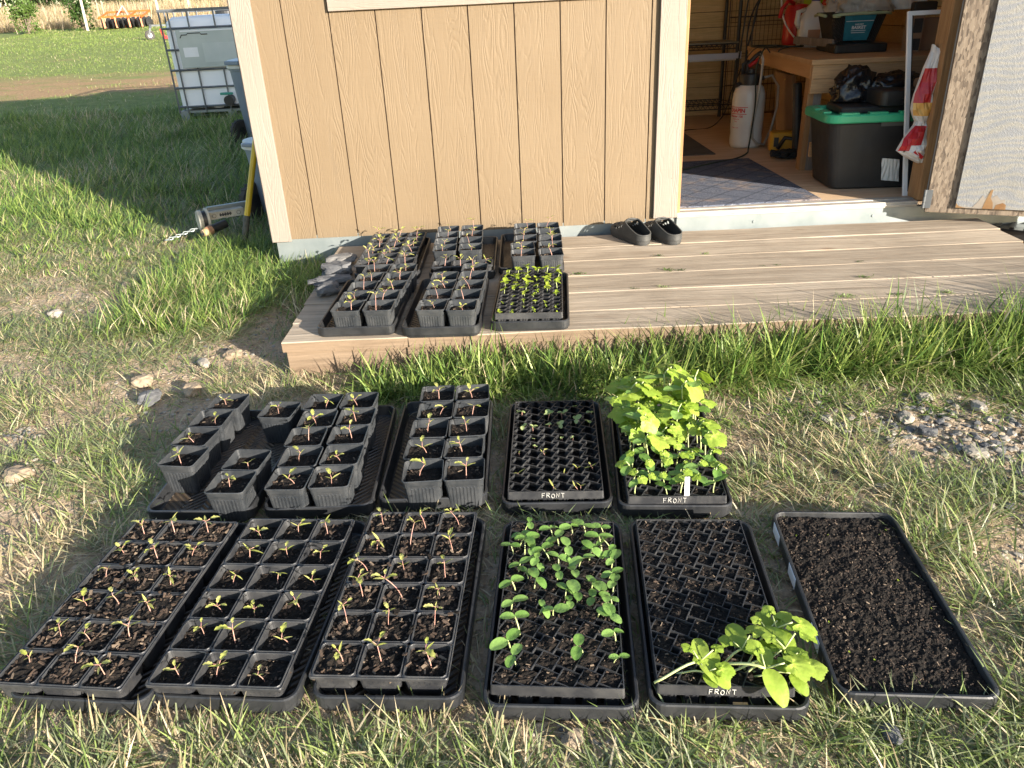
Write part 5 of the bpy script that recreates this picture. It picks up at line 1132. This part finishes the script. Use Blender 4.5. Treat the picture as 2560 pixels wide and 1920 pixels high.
# ------------------------------------------------------------------ far field
dh = empty('disc_harrow', (-13.62, 30.6, float(gz(30.6))), R(2), 'orange disc harrow parked in front of the dry grass', 'farm implement')
b = MB()
for y, z in ((-.45, .47), (.45, .53)): b.bar((-1.0, y, z+(.12 if y > 0 else 0)), (1.0, y, z+(.12 if y > 0 else 0)), .065)
for x in (-.98, -.35, .35, .98): b.bar((x, -.60, .42), (x, .60, .66), .06)
for x in (-.85, -.3, .3, .85):
    for y in (-.45, .45): b.bar((x, y, .46), (x+.06, y-.10, .04), .075, .05)
b.build('frame', m_orange, dh)
b = MB(); b.bar((-.28, -.3, .45), (.02, -.1, .86), .05); b.bar((.28, -.3, .45), (.02, -.1, .86), .05); b.bar((.02, -.1, .86), (.05, .5, .46), .045); b.bar((-.32, -.32, .47), (.6, -.32, .47), .06); b.build('hitch_frame', m_pinkm, dh)
for y in (-.38, .38):
    for k in range(9):
        MB().lathe([(0, .05), (.13, .03), (.235, 0), (.237, -.004), (.12, .02), (0, .035)], 20).build('disc', m_dark, dh, (-.95+k*.235, y, .21), (0, R(90), R(18 if y < 0 else -18)))
dh.scale = (.86, .9, .95)
cw = empty('wheeled_implement', (-9.32, 22.0, float(gz(22))), R(8), 'grey implement arm with a caster wheel and a red bracket by the tank', 'farm implement')
w = MB().lathe([(.06, -.04), (.115, -.045), (.14, -.03), (.14, .03), (.115, .045), (.06, .04), (.06, -.04)], 26).build('wheel', m_tire, cw, (0, 0, .14), (R(90), 0, R(25)))
MB().lathe([(0, -.03), (.06, -.035), (.062, .035), (0, .03)], 18).build('rim', m_white, w)
b = MB(); b.bar((.0, -.06, .14), (.07, -.05, .34), .03, .05); b.bar((.07, -.05, .34), (.10, 0, .42), .05); b.build('fork', m_cage, cw); b = MB(); b.bar((.05, 0, .40), (1.6, .2, .37), .05); b.build('arm', m_cage, cw)
b = MB(); b.bar((.40, .0, .04), (.36, .0, .30), .07, .07); b.bar((.36, .0, .06), (1.5, .2, .06), .08); b.build('bracket', m_red, cw)
for x, y, h, lean, lb in ((-15.10, 30.3, 1.9, .06, 'leaning pale fence post in the dry grass left of the orange harrow'), (-13.6, 34, 2.1, .02, 'pale fence post behind the orange harrow'), (-12.9, 36.0, 2.3, -.04, 'thick pale fence post behind the tank')):
    o = MB().tube([(0, 0, -.1), (lean*.5, 0, h*.5), (lean, 0, h)], [.055, .05, .045], 9).build('fence_post', m_fpost, None, (x, y, float(gz(y)))); tag(o, lb, 'post', 'fence posts in the dry grass')
def bush(x, y, r, h, mat, label, seed, leaves=2600, cat='bush', ls=.11):
    rr_ = np.random.default_rng(seed); o = empty('bush' if cat == 'bush' else 'tree', (x, y, float(gz(y))), 0, label, cat, 'bushes and trees behind the dry grass')
    b = MB(); tips = []
    for k in range(9):
        a = rr_.uniform(0, 6.3); q = rr_.uniform(.15, .8)*r; t = (q*math.cos(a), q*math.sin(a), h*rr_.uniform(.45, .92)); tips.append(t)
        b.tube([(q*.1*math.cos(a), q*.1*math.sin(a), 0), (t[0]*.5, t[1]*.5, t[2]*.55), t], [.07*h/4+.01, .035*h/4+.006, .01], 6)
    b.build('trunk', m_trunk, o)
    # leaves clumped round the limb ends and along the outline
    cl = np.array(tips*2+[(r*.7*math.cos(a)*rr_.uniform(.4, 1), r*.7*math.sin(a)*rr_.uniform(.4, 1), h*rr_.uniform(.1, .75)) for a in rr_.uniform(0, 6.3, 14)])
    c = cl[rr_.integers(0, len(cl), leaves)]; p = c+rr_.normal(0, 1, (leaves, 3))*np.array([r*.22, r*.22, h*.11]); p[:, 2] = np.abs(p[:, 2])
    u = rr_.normal(0, 1, (leaves, 3)); u /= np.linalg.norm(u, axis=1, keepdims=True); v = np.cross(u, rr_.normal(0, 1, (leaves, 3))); v /= np.linalg.norm(v, axis=1, keepdims=True)
    s = ls*rr_.uniform(.5, 1.3, (leaves, 1)); V = np.stack([p-u*s, p+v*s*.45, p+u*s, p-v*s*.45], 1).reshape(-1, 3)
    me = bpy.data.meshes.new('crown'); me.from_pydata(V.tolist(), [], np.arange(leaves*4).reshape(-1, 4).tolist()); me.materials.append(mat); place('crown', me, o)
bush(-17.6, 30.6, .55, 1.25, m_bush, 'small green bush in the dry grass at the far left', 1, 1500, ls=.06)
bush(-15.45, 30.9, .55, 1.30, m_bush, 'small green bush beside the leaning fence post', 2, 1500, ls=.06)
for k, (x, y, r, h, lb) in enumerate(((-31, 52, 3.2, 4.6, 'leafy tree at the far left of the hedge'), (-27, 50, 2.8, 3.8, 'rounded bush second from left in the hedge'), (-24, 53, 3.2, 5.2, 'taller tree in the left half of the hedge'), (-21.2, 49, 2.4, 3.4, 'low bush in the middle of the hedge, behind the post'), (-18.2, 52, 3.0, 4.8, 'tree in the hedge behind the orange harrow'), (-15.2, 50, 2.6, 3.6, 'bush in the hedge right of the harrow'), (-12, 53, 3.2, 5.0, 'tree in the hedge behind the tank'), (-35.5, 54, 3.4, 5.2, 'tree left of the hedge, partly outside the view'))):
    bush(x, y, r, h, (m_bush, m_bush2)[k % 2], lb, 10+k, 5200, 'tree' if 'tree' in lb else 'bush', .17)

# ------------------------------------------------------------------ grass
def rect_mask(x, y, cx, cy, w, l, rz):
    dx, dy = x-cx, y-cy; c, s = math.cos(rz), math.sin(rz); u = c*dx+s*dy; v = -s*dx+c*dy
    return (np.abs(u) < w/2) & (np.abs(v) < l/2)
TR = [(.3252, -2.451, -.122), (.5951, -2.464, -.1087), (.8877, -2.4806, -.072), (1.2044, -2.5199, -.0847), (1.5012, -2.5378, -.092), (.3304, -1.863, -.0656), (.6192, -1.8713, -.001), (.9154, -1.8585, -.0275), (1.2378, -1.9049, -.0622), (1.5334, -1.9415, -.0915), (1.8364, -2.5342, -.1028)]
def keep(x, y, grow=0.0):
    ok = np.ones(len(x), bool)
    for cx, cy, rz in TR: ok &= ~rect_mask(x, y, cx, cy, TW-.004+grow, TL-.004+grow, rz)
    ok &= ~((x > .335) & (x < 3.42) & (y > -1.262) & (y < .03)); ok &= ~((x > -.012) & (x < 3.95) & (y > -.002) & (y < 3.5))
    ok &= ~((x > -2.62) & (x < -1.38) & (y > 5.78) & (y < 6.84))
    return ok
def blades(name, label, x, y, h, w, az, lean, tint, seg=3, droop=.5):
    n = len(x); k = np.arange(seg+1)/seg; z0 = gheight(x, y)-.004
    t = k[None, :]; L = h[:, None]; ang = lean[:, None]*(1+droop*t*1.6)
    dr = np.cumsum(np.concatenate([np.zeros((n, 1)), np.sin(ang[:, 1:])/seg], 1), 1)*L; up_ = np.cumsum(np.concatenate([np.zeros((n, 1)), np.cos(ang[:, 1:])/seg], 1), 1)*L
    cx = x[:, None]+np.cos(az)[:, None]*dr; cy = y[:, None]+np.sin(az)[:, None]*dr; cz = z0[:, None]+np.maximum(up_, -.0)
    fa = az+np.pi/2+rng.normal(0, .5, n); ww = w[:, None]*np.array([.8, 1.0, .75, .5][:seg+1])[None, :] if seg == 3 else w[:, None]*np.array([.9, .9, .3][:seg+1])[None, :]
    ox = np.cos(fa)[:, None]*ww/2; oy = np.sin(fa)[:, None]*ww/2
    A = np.stack([cx[:, :-1]-ox[:, :-1], cy[:, :-1]-oy[:, :-1], cz[:, :-1]], -1); B = np.stack([cx[:, :-1]+ox[:, :-1], cy[:, :-1]+oy[:, :-1], cz[:, :-1]], -1); T = np.stack([cx[:, -1], cy[:, -1], cz[:, -1]], -1)
    P = np.concatenate([np.stack([A, B], 2).reshape(n, 2*seg, 3), T[:, None, :]], 1); m = 2*seg+1; base = np.arange(n)[:, None]*m
    quads = np.concatenate([base+np.array([2*i, 2*i+1, 2*i+3, 2*i+2]) for i in range(seg-1)], 1).reshape(-1, 4); tri = base+np.array([2*seg-2, 2*seg-1, 2*seg])
    nq, nt = len(quads), len(tri); loops = np.concatenate([quads.ravel(), tri.ravel()]).astype(np.int32)
    me = bpy.data.meshes.new(name); me.vertices.add(n*m); me.vertices.foreach_set('co', P.astype(np.float32).ravel()); me.loops.add(len(loops)); me.loops.foreach_set('vertex_index', loops)
    me.polygons.add(nq+nt); me.polygons.foreach_set('loop_start', np.concatenate([np.arange(nq)*4, nq*4+np.arange(nt)*3]).astype(np.int32)); me.polygons.foreach_set('loop_total', np.concatenate([np.full(nq, 4), np.full(nt, 3)]).astype(np.int32))
    me.update(calc_edges=True); at = me.attributes.new('tint', 'FLOAT_COLOR', 'POINT')
    c = np.concatenate([np.repeat(tint[:, None, :], m, 1), np.ones((n, m, 1))], 2); at.data.foreach_set('color', c.astype(np.float32).ravel())
    me.materials.append(m_grass); tag(place(name, me), label, 'grass', kind='stuff')
GREEN = np.array([(.16, .225, .065), (.22, .28, .085), (.27, .32, .11), (.17, .215, .105), (.24, .265, .15), (.33, .355, .18)]); STRAW = np.array([(.52, .43, .27), (.45, .36, .21), (.60, .51, .35), (.38, .30, .18), (.46, .42, .24)])
DEEP = np.array([(.105, .19, .04), (.15, .23, .05), (.20, .275, .07), (.10, .17, .045), (.26, .33, .08), (.30, .36, .11)])
def tints(n, dry, pal=GREEN):
    a = pal[rng.integers(0, len(pal), n)]; b_ = STRAW[rng.integers(0, len(STRAW), n)]; d = (rng.random(n) < dry)[:, None]
    return np.where(d, b_, a)*rng.uniform(.75, 1.25, (n, 1))
def tuft_field(x0, x1, y0, y1, ntuft, per, spread):
    cx = rng.uniform(x0, x1, ntuft); cy = rng.uniform(y0, y1, ntuft); i = np.repeat(np.arange(ntuft), per); n = len(i)
    dx, dy = rng.normal(0, spread, n), rng.normal(0, spread, n); return cx[i]+dx, cy[i]+dy, np.arctan2(dy, dx)+rng.normal(0, .6, n), cx[i], cy[i], i
# short bunchy turf round the trays
x, y, az, cx, cy, ti = tuft_field(-1.7, 3.7, -3.25, -1.2, 6200, 30, .024)
dens = np.clip(1-bare(cx, cy)*1.0, .06, 1)*np.clip(fbm(cx*4, cy*4, 17)*2.6-.35, .15, 1)
m = (rng.random(len(x)) < dens) & keep(x, y, .006); x, y, az, cx, cy, ti = x[m], y[m], az[m], cx[m], cy[m], ti[m]; n = len(x)
hh = np.random.default_rng(3).uniform(.03, .085, 7000)[ti]*rng.uniform(.6, 1.25, n)*(1+.25*np.clip(-2.75-y, 0, 1)); 
wind = .55; az2 = np.arctan2(np.sin(az)+wind*.5, np.cos(az)-wind*.4)
near_tray = ~keep(x, y, .05); hh = np.where(near_tray, np.minimum(hh, .06), hh)
blades('turf', 'short bunchy grass with straw growing round the seedling trays', x, y, hh, rng.uniform(.002, .0042, n), az2, rng.uniform(.45, 1.2, n), tints(n, np.clip(fbm(x*2.2, y*2.2, 23)*1.6-.42, .08, .75)), 3, .6)
x, y, az, cx, cy, ti = tuft_field(-.2, 3.6, -3.2, -2.78, 900, 34, .028); q = tuft_field(2.0, 3.7, -3.0, -1.5, 1100, 34, .03)
x, y, az, cx, cy, ti = [np.concatenate([a_, b_]) for a_, b_ in zip((x, y, az, cx, cy, ti), q)]
m = (rng.random(len(x)) < np.clip(1-bare(cx, cy)*1.2, 0, 1)*np.clip(fbm(cx*5, cy*5, 19)*2.6-.4, .1, 1)) & keep(x, y, .004); x, y, az = x[m], y[m], az[m]; n = len(x)
blades('front_turf', 'longer grass in front and to the right of the nearest trays', x, y, rng.uniform(.035, .11, n), rng.uniform(.0022, .0045, n), np.arctan2(np.sin(az)+.2, np.cos(az)-.2), rng.uniform(.4, 1.2, n), tints(n, np.clip(fbm(x*2.2, y*2.2, 23)*1.4-.38, .06, .6)), 3, .6)
# dead straw lying flat
n = 60000; x = rng.uniform(-2.6, 3.7, n); y = rng.uniform(-3.25, .6, n); m = keep(x, y, .0) & (rng.random(n) < .2+.8*np.clip(bare(x, y)*.6+fbm(x*3, y*3, 51)-.35, 0, 1)) & ~((((x-2.38)/.34)**2+((y+1.85)/.26)**2 < 1) & (rng.random(n) < .85)); x, y = x[m], y[m]; n = len(x)
blades('dead_straw', 'dead straw lying flat on the dirt', x, y, rng.uniform(.02, .075, n), rng.uniform(.0012, .0028, n), rng.uniform(0, 6.3, n), rng.uniform(1.15, 1.5, n), STRAW[rng.integers(0, 5, n)]*rng.uniform(.6, 1.1, (n, 1)), 2, .1)
# left lawn, longer near the shed
def lawn(x0, x1, y0, y1, nt, per, sp, hmin, hmax, w0, w1, name, label, dry, pal, lean0=.25, lean1=.95):
    x, y, az, cx, cy, ti = tuft_field(x0, x1, y0, y1, nt, per, sp)
    dens = np.clip(1-bare(cx, cy)*1.1, 0, 1)*np.clip(fbm(cx*2.5, cy*2.5, 29)*2.4-.25, .4, 1)
    m = (rng.random(len(x)) < dens) & keep(x, y, .0); x, y, az, cx, cy, ti = x[m], y[m], az[m], cx[m], cy[m], ti[m]; n = len(x)
    g_ = np.clip(.35+.9*fbm(cx*1.4, cy*1.4, 37)+.25*np.clip((cx+1.6)/1.6, -.5, 1)*np.clip((cy+1.1)/.6, 0, 1), .3, 1.3)
    hh = (hmin+(hmax-hmin)*g_*rng.uniform(.35, 1, n))*(1 if y1 < 2 else np.clip(.3+(y-.3)/3.0, .3, 1)); az2 = np.arctan2(np.sin(az)+.45, np.cos(az)+.35)
    blades(name, label, x, y, hh, rng.uniform(w0, w1, n), az2, rng.uniform(lean0, lean1, n), tints(n, np.clip(dry+(fbm(x*1.6, y*1.6, 61)-.5)*.9, .03, .8), pal), 3, .9)
lawn(-3.6, .36, -1.25, 1.5, 8200, 28, .034, .03, .10, .002, .0042, 'grass', 'ragged green grass left of the deck and shed', .22, GREEN, .5, 1.25)
lawn(-.60, .34, -.80, .50, 520, 28, .03, .06, .17, .0025, .0048, 'long_grass', 'long green grass at the shed corner', .06, DEEP)
lawn(-5.5, 0, .1, 6.8, 3600, 26, .05, .08, .27, .004, .0075, 'shaded_grass', 'long grass in the shadow of the shed', .10, DEEP)
# tall lush strip along the deck front
def strip(x0, x1, ya, yb, n, h0, h1, w0, w1, name, label, lean=(.15, .8)):
    c = rng.random(n); nt = 420; tx = rng.uniform(x0, x1, nt); ty = rng.uniform(0, 1, nt)**1.2; i = rng.integers(0, nt, n)
    x = tx[i]+rng.normal(0, .03, n); y = lerp(yb, ya, ty[i])+rng.normal(0, .022, n); y = np.minimum(y, -1.272); m = keep(x, y, .01); x, y, i = x[m], y[m], i[m]; n = len(x)
    t = np.clip((x-x0)/(x1-x0), 0, 1); hh = (h0+(h1-h0)*t**1.3)*rng.uniform(.35, 1.05, n)*np.random.default_rng(8).uniform(.7, 1.15, nt)[i]*np.where(y < -1.52, .6, 1)
    az = rng.uniform(0, 6.3, n); az = np.arctan2(np.sin(az)-.25, np.cos(az)+.15)
    blades(name, label, x, y, hh, rng.uniform(w0, w1, n), az, rng.uniform(*lean, n), tints(n, np.full(n, .05), DEEP), 3, 1.15)
strip(.62, 3.9, -1.275, -1.50, 13500, .17, .40, .0035, .0072, 'deck_grass', 'tall lush grass along the front edge of the deck', (.1, .85))
strip(.5, 3.9, -1.30, -1.78, 9500, .09, .24, .003, .0062, 'deck_grass_skirt', 'shorter lush grass in front of the tall deck grass', (.4, 1.2))
strip(2.75, 3.9, -1.276, -1.80, 4600, .28, .42, .004, .0068, 'deck_grass_thicket', 'tallest grass at the right end of the deck', (.1, .7))
# field
def field(y0, y1, n, h0, h1, w0, w1, name, label, dry, pal, xr):
    y = y0+(y1-y0)*rng.random(n)**.8; x = rng.uniform(-1, 1, n)*0+rng.uniform(xr[0], xr[1], n)-(y-3)*.30+0
    band = (y > 8.4+fbm(x*.5, y*.5, 3)*1.5) & (y < 12.3+fbm(x*.5, y*.7, 8)*1.6-.8) & (fbm(x*.5, y*1.1, 12) > .36)
    m = (~band | (rng.random(n) < .10)) & keep(x, y) & (fbm(x*.9, y*.9, 71)+rng.random(n)*.5 > .45); x, y = x[m], y[m]; n = len(x)
    blades(name, label, x, y, rng.uniform(h0, h1, n)*(.6+.8*fbm(x*.8, y*.8, 73)), rng.uniform(w0, w1, n)*(.5+y/24), rng.uniform(0, 6.3, n), rng.uniform(.2, 1.0, n), tints(n, np.clip(dry+(fbm(x*.4, y*.6, 81)-.5)*.8, .02, .7), pal), 2, .5)
field(6.5, 33.5, 90000, .025, .07, .005, .009, 'field_grass', 'short green field grass beyond the shed', .10, np.array([(.19, .27, .06), (.24, .32, .08), (.28, .35, .09), (.18, .24, .08)]), (-9.5, 3))
n = 42000; y = rng.uniform(32.8, 40, n); x = rng.uniform(-26, -4, n); hh = rng.uniform(.35, 1.0, n)*np.clip((y-32)/3, .5, 1.1)
blades('dry_grass', 'band of tall dry pale grass at the edge of the field', x, y, hh, rng.uniform(.010, .022, n), rng.uniform(0, 6.3, n), rng.uniform(.02, .45, n), np.array([(.52, .41, .26), (.60, .48, .32), (.42, .32, .19), (.45, .33, .22), (.30, .28, .12)])[rng.integers(0, 5, n)]*rng.uniform(.75, 1.2, (n, 1)), 3, .5)
n = 60; x = rng.uniform(-19, -9, n); y = rng.uniform(31, 35, n)
blades('reed_stalks', 'a few very tall dry stalks standing above the dry grass', x, y, rng.uniform(1.0, 1.9, n), rng.uniform(.014, .022, n), rng.uniform(0, 6.3, n), rng.uniform(.03, .3, n), np.tile(np.array([[.62, .50, .33]]), (n, 1)), 3, .3)
